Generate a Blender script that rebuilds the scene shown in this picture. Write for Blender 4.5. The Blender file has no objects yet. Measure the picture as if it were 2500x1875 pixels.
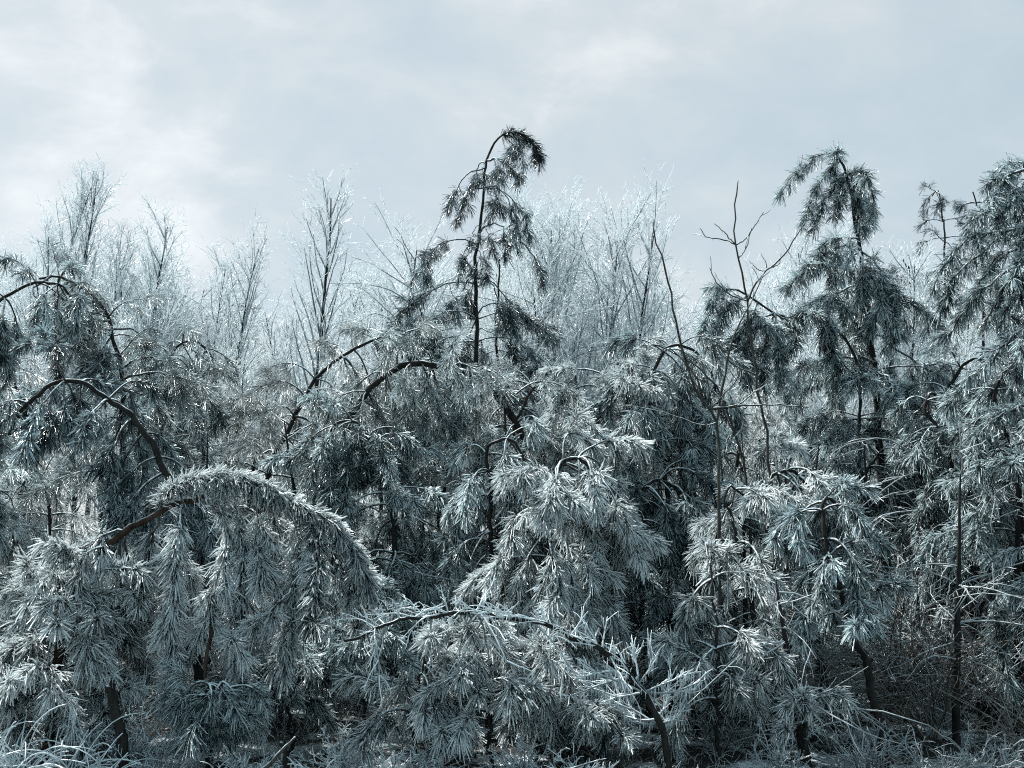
import bpy, math, random
import numpy as np
from mathutils import Vector

# ------------------------------------------------------------------ camera, world, sun
scene = bpy.context.scene
COL = scene.collection
R = math.radians
CAM_H, PITCH, LENS = 1.7, R(9.1), 35.0
F = 2500 * LENS / 36.0                      # focal length in photograph pixels

cam_d = bpy.data.cameras.new("camera")
cam_d.lens = LENS; cam_d.sensor_width = 36.0; cam_d.clip_start = 0.05; cam_d.clip_end = 4000
cam = bpy.data.objects.new("camera", cam_d); COL.objects.link(cam)
cam.location = (0, 0, CAM_H); cam.rotation_euler = (R(90) + PITCH, 0, 0)
scene.camera = cam

SUN_EL, SUN_AZ = R(50), R(-58)              # azimuth measured from +Y towards +X: behind the wood, to the left
sd = Vector((math.sin(SUN_AZ) * math.cos(SUN_EL), math.cos(SUN_AZ) * math.cos(SUN_EL), math.sin(SUN_EL)))
sun_d = bpy.data.lights.new("sun", 'SUN'); sun_d.energy = 5.0; sun_d.angle = R(1.2); sun_d.color = (1.0, 0.99, 0.96)
sun = bpy.data.objects.new("sun", sun_d); COL.objects.link(sun)
sun.rotation_euler = sd.to_track_quat('Z', 'Y').to_euler(); sun.location = (0, 0, 40)

world = bpy.data.worlds.new("World"); scene.world = world; world.use_nodes = True
W = world.node_tree; W.nodes.clear()
def wn(t, **k):
    n = W.nodes.new(t)
    for a, b in k.items(): setattr(n, a, b)
    return n
def wl(a, b): W.links.new(a, b)
def ramp(nodes, stops, interp='LINEAR'):
    n = nodes.new('ShaderNodeValToRGB'); e = n.color_ramp; e.interpolation = interp
    while len(e.elements) < len(stops): e.elements.new(0.5)
    for el, (p, c) in zip(e.elements, stops):
        el.position = p; el.color = (c[0], c[1], c[2], 1)
    return n
out = wn('ShaderNodeOutputWorld'); bg1 = wn('ShaderNodeBackground'); bg2 = wn('ShaderNodeBackground'); addw = wn('ShaderNodeAddShader')
sky = wn('ShaderNodeTexSky', sky_type='NISHITA', sun_disc=False, sun_elevation=SUN_EL, sun_rotation=SUN_AZ)
wl(sky.outputs[0], bg1.inputs[0]); bg1.inputs[1].default_value = 0.012
# cloud sheet: pattern by direction, flattened as on a ceiling of cloud
tc = wn('ShaderNodeTexCoord'); sx = wn('ShaderNodeSeparateXYZ'); wl(tc.outputs['Generated'], sx.inputs[0])
mx = wn('ShaderNodeMath', operation='MAXIMUM'); mx.inputs[1].default_value = 0.0; wl(sx.outputs[2], mx.inputs[0])
ad = wn('ShaderNodeMath', operation='ADD'); ad.inputs[1].default_value = 0.55; wl(mx.outputs[0], ad.inputs[0])
dx = wn('ShaderNodeMath', operation='DIVIDE'); wl(sx.outputs[0], dx.inputs[0]); wl(ad.outputs[0], dx.inputs[1])
dy = wn('ShaderNodeMath', operation='DIVIDE'); wl(sx.outputs[1], dy.inputs[0]); wl(ad.outputs[0], dy.inputs[1])
cx = wn('ShaderNodeCombineXYZ'); wl(dx.outputs[0], cx.inputs[0]); wl(dy.outputs[0], cx.inputs[1])
def wnoise(scale, detail, rough, dist, loc, stretch=(1, 1, 1)):
    m = wn('ShaderNodeMapping'); m.inputs['Location'].default_value = loc; m.inputs['Scale'].default_value = stretch
    wl(cx.outputs[0], m.inputs[0])
    n = wn('ShaderNodeTexNoise'); n.inputs['Scale'].default_value = scale; n.inputs['Detail'].default_value = detail
    n.inputs['Roughness'].default_value = rough; n.inputs['Distortion'].default_value = dist
    wl(m.outputs[0], n.inputs['Vector']); return n
n1 = wnoise(1.9, 5, 0.5, 0.4, (2.3, 0.7, 0)); n2 = wnoise(6.5, 9, 0.6, 0.35, (5.1, 1.9, 0), (1.0, 1.3, 1))
def wmath(op, a, b):
    n = wn('ShaderNodeMath', operation=op)
    for i, v in enumerate((a, b)):
        if isinstance(v, (int, float)): n.inputs[i].default_value = v
        else: wl(v, n.inputs[i])
    return n.outputs[0]
# brighter where the hidden sun lies beyond the cloud
dv = wn('ShaderNodeVectorMath', operation='DOT_PRODUCT'); wl(tc.outputs['Generated'], dv.inputs[0])
gdir = Vector((math.sin(R(-27)) * math.cos(R(28)), math.cos(R(-27)) * math.cos(R(28)), math.sin(R(28)))); dv.inputs[1].default_value = gdir
glow = wmath('POWER', wmath('MAXIMUM', dv.outputs['Value'], 0.0), 14.0)
v = wmath('ADD', wmath('MULTIPLY', n1.outputs['Fac'], 0.50), wmath('MULTIPLY', n2.outputs['Fac'], 0.46))
v = wmath('ADD', v, wmath('MULTIPLY', glow, 0.07))
v = wmath('ADD', v, wmath('MULTIPLY', sx.outputs[0], -0.06))
cr = ramp(W.nodes, [(0.34, (0.51, 0.61, 0.66)), (0.46, (0.57, 0.655, 0.69)), (0.55, (0.655, 0.71, 0.72)), (0.65, (0.85, 0.88, 0.87))])
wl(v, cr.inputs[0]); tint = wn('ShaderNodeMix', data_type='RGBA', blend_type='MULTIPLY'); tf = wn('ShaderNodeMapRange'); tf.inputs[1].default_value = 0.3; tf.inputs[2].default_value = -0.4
wl(sx.outputs[1], tf.inputs[0]); wl(tf.outputs[0], tint.inputs[0]); wl(cr.outputs[0], tint.inputs[6]); tint.inputs[7].default_value = (0.74, 0.95, 1.02, 1)   # blue tint added to the unseen sky behind the camera to cool shadows
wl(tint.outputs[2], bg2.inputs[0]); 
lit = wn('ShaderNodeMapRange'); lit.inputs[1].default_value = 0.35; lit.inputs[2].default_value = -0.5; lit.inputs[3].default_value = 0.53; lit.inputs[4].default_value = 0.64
wl(sx.outputs[1], lit.inputs[0]); wl(lit.outputs[0], bg2.inputs[1])   # unseen sky behind the camera brightened, added fill for the shaded sides
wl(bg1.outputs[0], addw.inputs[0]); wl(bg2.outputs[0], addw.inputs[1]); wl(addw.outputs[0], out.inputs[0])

scene.view_settings.view_transform = 'Standard'; scene.view_settings.look = 'None'
scene.view_settings.exposure = 0.85; scene.view_settings.gamma = 1.0
cy = scene.cycles
cy.max_bounces = 8; cy.diffuse_bounces = 5; cy.glossy_bounces = 2; cy.transmission_bounces = 3; cy.transparent_max_bounces = 4
cy.use_denoising = False
scene.render.film_transparent = False
cy.filter_width = 1.1

# ------------------------------------------------------------------ helpers
def P(x, y, D):
    """world point at depth D (metres along +Y) on the photograph ray (x, y)"""
    a = (x - 1250) / F; b = (937.5 - y) / F
    ct, st = math.cos(PITCH), math.sin(PITCH)
    ry = ct - b * st; rz = st + b * ct
    t = D / ry
    return Vector((a * t, D, CAM_H + rz * t))

def gz(x, y):
    """ground height"""
    return 0.05 * math.sin(x * 0.9 + 1) * math.cos(y * 0.7) + 0.04 * math.sin(x * 2.1 + y * 1.3) + 0.012 * max(0.0, y - 12)

def tagged(o, label=None, cat=None, group=None, kind=None):
    if label: o['label'] = label
    if cat: o['category'] = cat
    if group: o['group'] = group
    if kind: o['kind'] = kind
    return o
def empty(name, loc, label, cat, group=None):
    o = bpy.data.objects.new(name, None); COL.objects.link(o); o.location = loc; o.empty_display_size = 0.2
    return tagged(o, label, cat, group)

def catmull(pts, n):
    pts = [Vector(p) for p in pts]
    q = [pts[0] * 2 - pts[1]] + pts + [pts[-1] * 2 - pts[-2]]
    seg = len(pts) - 1; raw = []
    for i in range(seg):
        p0, p1, p2, p3 = q[i:i + 4]
        for k in range(12):
            t = k / 12
            raw.append(0.5 * ((2 * p1) + (p2 - p0) * t + (2 * p0 - 5 * p1 + 4 * p2 - p3) * t * t + (3 * p1 - p0 - 3 * p2 + p3) * t ** 3))
    raw.append(pts[-1])
    d = [0.0]
    for a, b in zip(raw, raw[1:]): d.append(d[-1] + (b - a).length)
    out = []; j = 0
    for i in range(n):
        s = d[-1] * i / (n - 1)
        while j < len(d) - 2 and d[j + 1] < s: j += 1
        f = (s - d[j]) / max(1e-9, d[j + 1] - d[j])
        out.append(raw[j].lerp(raw[j + 1], min(1, max(0, f))))
    return out

def plen(p): return sum((b - a).length for a, b in zip(p, p[1:]))

def grow(rng, p, d, L, n, grav, wob):
    pts = [p.copy()]; d = d.normalized(); ds = L / n; p = p.copy()
    for i in range(n):
        d = Vector((d.x + rng.gauss(0, wob), d.y + rng.gauss(0, wob), d.z + rng.gauss(0, wob) - grav * ds)).normalized()
        p = p + d * ds; pts.append(p)
    return pts

def frames(T):
    """perpendicular axes for tangents T (N,K,3)"""
    a = np.cross(T[:, 0], T[:, -1]); m = np.linalg.norm(a, axis=1)
    alt = np.cross(T[:, 0], np.array([0.31, 0.52, 0.795])); 
    ref = np.where((m > 0.15)[:, None], a, alt)
    ref /= np.maximum(1e-9, np.linalg.norm(ref, axis=1))[:, None]
    U = np.cross(T, ref[:, None, :]); U /= np.maximum(1e-9, np.linalg.norm(U, axis=2))[..., None]
    V = np.cross(T, U); return U, V

class Geo:
    """collects tubes and needles and links them as one mesh"""
    def __init__(s): s.v = []; s.q = []; s.t = []; s.f = []; s.n = 0; s.pl = {}
    def add(s, v, q=None, t=None, frost=None):
        v = np.asarray(v, np.float32).reshape(-1, 3)
        s.v.append(v)
        s.f.append(np.zeros(len(v), np.float32) if frost is None else np.asarray(frost, np.float32).ravel())
        if q is not None and len(q): s.q.append(np.asarray(q, np.int64).reshape(-1, 4) + s.n)
        if t is not None and len(t): s.t.append(np.asarray(t, np.int64).reshape(-1, 3) + s.n)
        s.n += len(v)
    def tube(s, pts, r0, r1, sides=4, pw=1.0, frost=0.0):
        s.pl.setdefault((len(pts), sides), []).append((pts, r0, r1, pw, frost))
    def flush(s):
        for (K, S), L in s.pl.items():
            A = np.array([[tuple(p) for p in l[0]] for l in L], float)
            r0 = np.array([l[1] for l in L]); r1 = np.array([l[2] for l in L]); pw = np.array([l[3] for l in L]); fr = np.array([l[4] for l in L])
            T = np.gradient(A, axis=1); T /= np.maximum(1e-9, np.linalg.norm(T, axis=2))[..., None]
            U, V = frames(T)
            k = (np.arange(K) / (K - 1))[None, :]
            rad = r0[:, None] + (r1 - r0)[:, None] * k ** pw[:, None]
            ang = np.arange(S) * 2 * math.pi / S
            jit = 1 + (np.random.default_rng(K * 31 + S + len(L)).normal(0, 0.075 if S >= 7 else 0.04, (len(L), K, S, 1)))
            vv = A[:, :, None, :] + rad[..., None, None] * jit * (U[:, :, None, :] * np.cos(ang)[None, None, :, None] + V[:, :, None, :] * np.sin(ang)[None, None, :, None])
            N = len(L); base = (np.arange(N) * K * S)[:, None, None]
            i = np.arange(K - 1)[None, :, None] * S; j = np.arange(S)[None, None, :]; j2 = (j + 1) % S
            q = np.stack([base + i + j, base + i + j2, base + i + S + j2, base + i + S + j], -1)
            ff = np.repeat(fr, K * S)
            nb = N * K * S
            tips = A[:, -1] + T[:, -1] * rad[:, -1:]
            tipi = nb + np.arange(N)[:, None]
            lb = (np.arange(N) * K * S + (K - 1) * S)[:, None]
            jj = np.arange(S)[None, :]
            t = np.stack([lb + jj, lb + (jj + 1) % S, np.broadcast_to(tipi, (N, S))], -1)
            s.add(np.concatenate([vv.reshape(-1, 3), tips]), q, t, np.concatenate([ff, fr]))
        s.pl = {}
    def needles(s, B, D, L, r, droop, near, frost):
        """iced needles: B base (N,3), D unit direction, L length, r radius, droop: sag of the tip"""
        N = len(B)
        if N == 0: return
        ref = np.random.default_rng(N).normal(size=(N, 3))
        U = np.cross(D, ref); U /= np.maximum(1e-9, np.linalg.norm(U, axis=1))[:, None]; V = np.cross(D, U)
        g = np.zeros((N, 3)); g[:, 2] = -1
        mid = B + D * (L * 0.55)[:, None] + g * (droop * L * 0.22)[:, None]
        tip = B + D * (L * 0.96)[:, None] + g * (droop * L * 0.75)[:, None]
        a = np.arange(3) * 2 * math.pi / 3
        off = U[:, None, :] * np.cos(a)[None, :, None] + V[:, None, :] * np.sin(a)[None, :, None]
        R2 = tip[:, None, :] + off * (r * 0.85)[:, None, None]
        i0 = np.arange(N)[:, None]
        if near:
            R1 = mid[:, None, :] + off * r[:, None, None]
            v = np.concatenate([B[:, None], R1, R2], 1); o = i0 * 7
            f = np.stack([np.zeros(N)] + [frost * 0.75] * 3 + [frost] * 3, 1)
            t = np.concatenate([o + np.array([[0, 1, 2]]), o + np.array([[0, 2, 3]]), o + np.array([[0, 3, 1]]), o + np.array([[4, 5, 6]])])
            q = np.concatenate([o + np.array([[1, 4, 5, 2]]), o + np.array([[2, 5, 6, 3]]), o + np.array([[3, 6, 4, 1]])])
            s.add(v, q, t, f)
        else:
            v = np.concatenate([B[:, None], R2], 1); o = i0 * 4
            f = np.stack([frost * 0.3] + [frost] * 3, 1)
            t = np.concatenate([o + np.array([[0, 1, 2]]), o + np.array([[0, 2, 3]]), o + np.array([[0, 3, 1]]), o + np.array([[1, 2, 3]])])
            s.add(v, None, t, f)
    def build(s, name, mat, parent=None, origin=None):
        s.flush()
        if s.n == 0: return None
        v = np.concatenate(s.v)
        if origin is not None: v = v - np.array(tuple(origin), np.float32)
        q = np.concatenate(s.q) if s.q else np.zeros((0, 4), np.int64)
        t = np.concatenate(s.t) if s.t else np.zeros((0, 3), np.int64)
        me = bpy.data.meshes.new(name)
        me.vertices.add(len(v)); me.vertices.foreach_set('co', v.astype(np.float32).ravel())
        nl = q.size + t.size; me.loops.add(nl)
        me.loops.foreach_set('vertex_index', np.concatenate([q.ravel(), t.ravel()]).astype(np.int32))
        npol = len(q) + len(t); me.polygons.add(npol)
        st = np.concatenate([np.arange(len(q)) * 4, q.size + np.arange(len(t)) * 3]).astype(np.int32)
        me.polygons.foreach_set('loop_start', st)
        me.polygons.foreach_set('use_smooth', np.ones(npol, bool))
        me.update(calc_edges=True)
        at = me.attributes.new('frost', 'FLOAT', 'POINT'); at.data.foreach_set('value', np.concatenate(s.f))
        me.materials.append(mat)
        o = bpy.data.objects.new(name, me); COL.objects.link(o)
        if parent: o.parent = parent
        return o

# ------------------------------------------------------------------ materials
def newmat(name):
    m = bpy.data.materials.new(name); m.use_nodes = True; m.node_tree.nodes.clear(); return m, m.node_tree
def mixc(nt, fac, a, b):
    n = nt.nodes.new('ShaderNodeMix'); n.data_type = 'RGBA'
    for i, v in ((0, fac), (6, a), (7, b)):
        if hasattr(v, 'links') or hasattr(v, 'is_linked'): nt.links.new(v, n.inputs[i])
        elif i == 0: n.inputs[0].default_value = v
        else: n.inputs[i].default_value = (*v, 1)
    return n.outputs[2]
def nmath(nt, op, a, b, clamp=False):
    n = nt.nodes.new('ShaderNodeMath'); n.operation = op; n.use_clamp = clamp
    for i, v in enumerate((a, b)):
        if isinstance(v, (int, float)): n.inputs[i].default_value = v
        else: nt.links.new(v, n.inputs[i])
    return n.outputs[0]
def attr(nt, name):
    n = nt.nodes.new('ShaderNodeAttribute'); n.attribute_name = name; return n.outputs['Fac']
def upness(nt, lo, hi):
    g = nt.nodes.new('ShaderNodeNewGeometry'); s = nt.nodes.new('ShaderNodeSeparateXYZ'); nt.links.new(g.outputs['Normal'], s.inputs[0])
    m = nt.nodes.new('ShaderNodeMapRange'); m.inputs[1].default_value = lo; m.inputs[2].default_value = hi; nt.links.new(s.outputs[2], m.inputs[0])
    return m.outputs[0]
def noise(nt, scale, detail=3, rough=0.5, vec=None):
    n = nt.nodes.new('ShaderNodeTexNoise'); n.inputs['Scale'].default_value = scale; n.inputs['Detail'].default_value = detail; n.inputs['Roughness'].default_value = rough
    if vec is None:
        t = nt.nodes.new('ShaderNodeTexCoord'); vec = t.outputs['Object']
    nt.links.new(vec, n.inputs['Vector']); return n.outputs['Fac']
def rnd_island(nt):
    g = nt.nodes.new('ShaderNodeNewGeometry'); return g.outputs['Random Per Island']

def finish(nt, color, rough, transl=0.0, spec=0.5, bump=None):
    o = nt.nodes.new('ShaderNodeOutputMaterial'); b = nt.nodes.new('ShaderNodeBsdfPrincipled')
    if hasattr(color, 'links') or hasattr(color, 'is_linked'): nt.links.new(color, b.inputs['Base Color'])
    else: b.inputs['Base Color'].default_value = (*color, 1)
    b.inputs['Roughness'].default_value = rough; b.inputs['Specular IOR Level'].default_value = spec
    if bump is not None:
        bn = nt.nodes.new('ShaderNodeBump'); bn.inputs['Strength'].default_value = bump[1]; bn.inputs['Distance'].default_value = bump[2]
        nt.links.new(bump[0], bn.inputs['Height']); nt.links.new(bn.outputs[0], b.inputs['Normal'])
    sh = b.outputs[0]
    if transl > 0:
        t = nt.nodes.new('ShaderNodeBsdfTranslucent')
        if hasattr(color, 'links') or hasattr(color, 'is_linked'): nt.links.new(color, t.inputs[0])
        else: t.inputs[0].default_value = (*color, 1)
        m = nt.nodes.new('ShaderNodeMixShader'); m.inputs[0].default_value = transl
        nt.links.new(sh, m.inputs[1]); nt.links.new(t.outputs[0], m.inputs[2]); sh = m.outputs[0]
    nt.links.new(sh, o.inputs[0])

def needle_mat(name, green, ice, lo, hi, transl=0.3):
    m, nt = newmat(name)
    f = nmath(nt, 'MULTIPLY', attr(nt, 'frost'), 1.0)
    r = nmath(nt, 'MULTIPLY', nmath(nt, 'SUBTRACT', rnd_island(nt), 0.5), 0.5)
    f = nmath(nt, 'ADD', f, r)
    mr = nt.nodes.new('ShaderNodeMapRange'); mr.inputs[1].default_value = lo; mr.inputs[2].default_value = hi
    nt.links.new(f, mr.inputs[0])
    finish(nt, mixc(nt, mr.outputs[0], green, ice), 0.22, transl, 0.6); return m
M_NEEDLE = needle_mat("frosted_needles", (0.007, 0.040, 0.046), (0.80, 0.905, 0.925), 0.14, 0.8, 0.45)
M_NEEDLE_BRIGHT = needle_mat("heavily_iced_needles", (0.014, 0.055, 0.055), (0.91, 0.96, 0.97), 0.12, 0.75, 0.5)
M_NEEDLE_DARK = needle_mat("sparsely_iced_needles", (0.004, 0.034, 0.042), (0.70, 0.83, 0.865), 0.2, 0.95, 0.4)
M_NEEDLE_BROWN = needle_mat("withered_iced_needles", (0.10, 0.065, 0.035), (0.45, 0.50, 0.49), 0.35, 1.1)

def bark_mat(name, c1, c2, snow=(0.66, 0.76, 0.80), lo=0.35, hi=0.75, scale=18):
    m, nt = newmat(name)
    t = nt.nodes.new('ShaderNodeTexCoord'); mp = nt.nodes.new('ShaderNodeMapping'); mp.inputs['Scale'].default_value = (1, 1, 0.35)
    nt.links.new(t.outputs['Object'], mp.inputs[0])
    n = noise(nt, scale, 5, 0.65, mp.outputs[0])
    c = mixc(nt, nmath(nt, 'MULTIPLY', nmath(nt, 'SUBTRACT', n, 0.3), 2.4, True), c1, c2)
    u = nmath(nt, 'MULTIPLY', upness(nt, lo, hi), nmath(nt, 'MULTIPLY', nmath(nt, 'SUBTRACT', noise(nt, 30, 2), 0.25), 3.2, True), True)
    finish(nt, mixc(nt, u, c, snow), 0.85, 0, 0.12, (n, 0.6, 0.02)); return m
M_BARK = bark_mat("dark_wet_bark", (0.006, 0.007, 0.007), (0.032, 0.029, 0.026), lo=0.62, hi=0.92)
M_BARK_BROWN = bark_mat("reddish_brown_bark", (0.012, 0.009, 0.008), (0.06, 0.038, 0.028), lo=0.6, hi=1.0)
M_LIMB = bark_mat("iced_limb_bark", (0.018, 0.018, 0.018), (0.09, 0.08, 0.07), lo=0.0, hi=0.6, scale=30)
M_STEM = bark_mat("grey_green_iced_stem", (0.014, 0.015, 0.014), (0.06, 0.057, 0.05), lo=0.3, hi=0.9)

def ice_mat(name, core, ice, f0, transl=0.35, rough=0.22):
    m, nt = newmat(name)
    f = nmath(nt, 'ADD', nmath(nt, 'MULTIPLY', rnd_island(nt), 0.35), f0)
    f = nmath(nt, 'ADD', f, nmath(nt, 'MULTIPLY', upness(nt, -0.4, 0.8), 0.55), True)
    finish(nt, mixc(nt, f, core, ice), rough, transl, 0.8); return m
M_ICETWIG = ice_mat("glazed_twigs", (0.22, 0.27, 0.29), (0.91, 0.96, 0.975), 0.6, 0.6, 0.14)
M_ICEBR = ice_mat("glazed_branches", (0.04, 0.05, 0.056), (0.68, 0.80, 0.85), 0.05, 0.35, 0.2)
M_ICETWIG_GREY = ice_mat("thinly_glazed_twigs", (0.05, 0.055, 0.055), (0.62, 0.70, 0.73), 0.15, 0.35, 0.35)
M_DRYTWIG = ice_mat("dry_brown_twigs", (0.022, 0.016, 0.012), (0.30, 0.29, 0.27), -0.25, 0.1, 0.5)
M_ICEWHITE = ice_mat("thick_white_ice", (0.35, 0.42, 0.45), (0.80, 0.88, 0.90), 0.3, 0.3, 0.25)

def ground_mat():
    m, nt = newmat("leaf_litter_and_snow")
    n1 = noise(nt, 1.3, 5, 0.6); n2 = noise(nt, 22, 5, 0.7)
    c = mixc(nt, n2, (0.008, 0.009, 0.009), (0.055, 0.045, 0.034))
    s = nmath(nt, 'MULTIPLY', nmath(nt, 'SUBTRACT', nmath(nt, 'ADD', n1, nmath(nt, 'MULTIPLY', n2, 0.28)), 0.62), 9.0, True)
    finish(nt, mixc(nt, s, c, (0.66, 0.75, 0.78)), 0.8, 0, 0.2, (n2, 0.8, 0.05)); return m
M_GROUND = ground_mat()

# ------------------------------------------------------------------ ground
def ground():
    g = Geo()
    xs = np.concatenate([np.linspace(-400, -22, 12), np.linspace(-20, 20, 130), np.linspace(22, 400, 12)])
    ys = np.concatenate([np.linspace(-60, 2, 8), np.linspace(4, 24, 90), np.linspace(26, 900, 20)])
    V = []
    for y in ys:
        for x in xs:
            V.append((x, y, gz(x, min(y, 60)) - (0 if y < 60 else 0)))
    nx, ny = len(xs), len(ys)
    i = np.arange(ny - 1)[:, None] * nx + np.arange(nx - 1)[None, :]
    q = np.stack([i, i + 1, i + 1 + nx, i + nx], -1)
    g.add(np.array(V), q)
    o = g.build('ground', M_GROUND); tagged(o, kind='structure')
    o['label'] = "dark leaf litter with patches of old snow under the trees"
ground()

# ------------------------------------------------------------------ pines
DENS, NRAD, NTOT = 2.35, 0.76, 0
class Pine:
    def __init__(s, seed, D, dens=230, nl=0.115, nr=0.0045, near=None, frost=0.75):
        s.rng = random.Random(seed); s.nrng = np.random.default_rng(seed)
        s.D = D; s.dens = dens * DENS; s.nl = nl * s.rng.uniform(0.9, 1.12); s.nr = nr * NRAD; s.near = (D < 10.5) if near is None else near; s.frost = frost; s.open = 0.4
        s.tr = Geo(); s.lb = Geo(); s.nd = Geo(); s.sh = []
    def px(s, pts, amp=0.0, dend=0.0):
        """photograph points to world at the tree's depth, with its own drift in depth along the way"""
        ph = s.rng.uniform(0, 6.28); n = len(pts)
        return [P(x, y, s.D + amp * math.sin(ph + 2.6 * i / max(1, n - 1)) - amp * math.sin(ph) + dend * i / max(1, n - 1)) for i, (x, y) in enumerate(pts)]
    def trunk(s, pts, r0, r1, amp=0.25, sides=9):
        w = s.px(pts, amp)
        w[0].z = gz(w[0].x, w[0].y) - 0.12
        p = catmull(w, 90); a1, a2, a3 = s.rng.random() * 6, s.rng.random() * 6, s.rng.random() * 6
        for i in range(1, 90): p[i] = p[i] + Vector((math.sin(i * 0.33 + a1) + 0.5 * math.sin(i * 0.9 + a2), math.sin(i * 0.27 + a3), math.sin(i * 0.41 + a2) + 0.5 * math.sin(i * 0.8 + a1))) * 0.011
        for i in range(1, 90):
            k = 0.004 + 0.04 * r0
            p[i] = p[i] + Vector((s.rng.gauss(0, k), s.rng.gauss(0, k), s.rng.gauss(0, k))) * 0.6
        s.tr.tube(p, r0 * 0.92, r1, sides, 0.8); s.path = p; s.base = Vector((w[0].x, w[0].y, gz(w[0].x, w[0].y)))
        s.r0, s.r1 = r0, r1
        return p
    def shoot(s, pts, t0=0.1, dens=1.0, r=0.006):
        s.lb.tube(pts, r, r * 0.5, 3)
        s.sh.append((pts, t0, dens))
    def clothe(s, p, L, shoots=1.0, slen=0.42, bare=0.3, end=True, t0=0.5):
        """hang shoots along limb p"""
        rng = s.rng; n = len(p) - 1
        k = max(2, int(L / 0.125 * shoots))
        for i in range(k):
            f = bare + (1 - bare) * (i + rng.random()) / k
            j = min(n - 1, int(f * n)); a = p[j].lerp(p[j + 1], f * n - j); T = (p[j + 1] - p[j]).normalized()
            sd_ = T.cross(Vector((0, 0, 1)));
            if sd_.length < 0.2: sd_ = T.cross(Vector((rng.uniform(-1, 1), rng.uniform(-1, 1), 0.3)))
            sd_.normalize(); sg = 1 if i % 2 else -1
            d = T * 0.9 + sd_ * sg * rng.uniform(0.2, 1.0) + Vector((0, 0, rng.uniform(-0.2, 0.35)))
            l = slen * 0.85 * rng.uniform(0.3, 1.4) * (1.1 - 0.45 * f)
            q = grow(rng, a, d, l, 6, rng.choice((1.0, 3.0, 5.0, 8.0)), 0.2)
            if q[-1].z < 0.14: continue
            s.shoot(q, 0.15, 1.0)
        if end: s.sh.append((p[int(n * t0):], 0.0, 1.0))
    def limb(s, pts, amp=0.2, dend=None, r=0.016, shoots=1.0, slen=0.36, bare=0.25, n=13, plume=False, t0=0.5, pd=1.7):
        dend = s.rng.uniform(-0.35, 0.25) if dend is None else dend
        w = s.px(pts, amp, dend)
        # start on the trunk if near it
        bp = min(s.path, key=lambda q: (q - w[0]).length)
        if (bp - w[0]).length < 0.35:
            dlt = bp - w[0]; m = len(w)
            w = [q + dlt * (1 - i / m) ** 1.5 for i, q in enumerate(w)]
        p = catmull(w, n)
        for i in range(1, n): p[i] += Vector((s.rng.gauss(0, 0.012), s.rng.gauss(0, 0.012), s.rng.gauss(0, 0.012)))
        s.lb.tube(p, r, r * 0.35, 5)
        if plume: s.sh.append((p, bare, pd))
        s.clothe(p, plen(p) * (1 - bare), shoots * (0.45 if plume else 1), slen, bare, not plume, t0)
        return p
    def auto(s, a, b, L=1.1, step=0.34, per=4, grav=2.4, elev=0.45, slen=0.4, shoots=1.0, bare=0.3, tipL=0.35, r=0.014):
        """whorls of limbs from fraction a to b of the trunk, bowed down by the ice"""
        rng = s.rng; tot = plen(s.path); n = len(s.path) - 1
        k = max(1, int(tot * (b - a) / step)); az = rng.random() * 6.28
        for i in range(k):
            f = a + (b - a) * (i + rng.uniform(0.1, 0.9)) / k
            j = min(n - 1, int(f * n)); c = s.path[j].lerp(s.path[j + 1], f * n - j); T = (s.path[j + 1] - s.path[j]).normalized()
            U = T.cross(Vector((0.13, 0.97, 0.2))); U.normalize(); V = T.cross(U)
            m = per + rng.choice((-1, 0, 0, 1))
            for q in range(m):
                az_ = az + q * 6.283 / m + rng.gauss(0, 0.3)
                d = U * math.cos(az_) + V * math.sin(az_) + T * elev + Vector((0, 0, 0.2 - 0.35 * f))
                l = (L + (tipL - L) * ((f - a) / max(1e-6, b - a)) ** 1.3) * rng.uniform(0.65, 1.2)
                if d.y < -0.55 and rng.random() < s.open: continue
                p = grow(rng, c, d, l, 10, grav * rng.uniform(0.35, 1.35), 0.085)
                if p[-1].z < 0.2: continue
                s.lb.tube(p, r * (0.6 + 0.4 * l / L), r * 0.3, 4)
                s.clothe(p, l * (1 - bare), shoots, slen, bare)
            az += 2.1
    def dead(s, a, b, L=0.8, count=14, r=0.008):
        """bare dead limbs low on the trunk"""
        rng = s.rng; n = len(s.path) - 1
        for i in range(count):
            f = rng.uniform(a, b); j = min(n - 1, int(f * n)); c = s.path[j]
            d = Vector((rng.gauss(0, 1), rng.gauss(0, 1), rng.uniform(-0.3, 0.5)))
            p = grow(rng, c, d, L * rng.uniform(0.4, 1.2), 8, 1.0, 0.14)
            s.lb.tube(p, r, r * 0.3, 4)
            for _ in range(5):
                k = rng.randint(2, 7); e = Vector((rng.gauss(0, 1), rng.gauss(0, 1), rng.gauss(-0.2, 0.7)))
                s.lb.tube(grow(rng, p[k], (p[k + 1] - p[k]).normalized() + e * 0.7, L * rng.uniform(0.15, 0.4), 4, 1.5, 0.15), r * 0.4, r * 0.2, 3)
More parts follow.
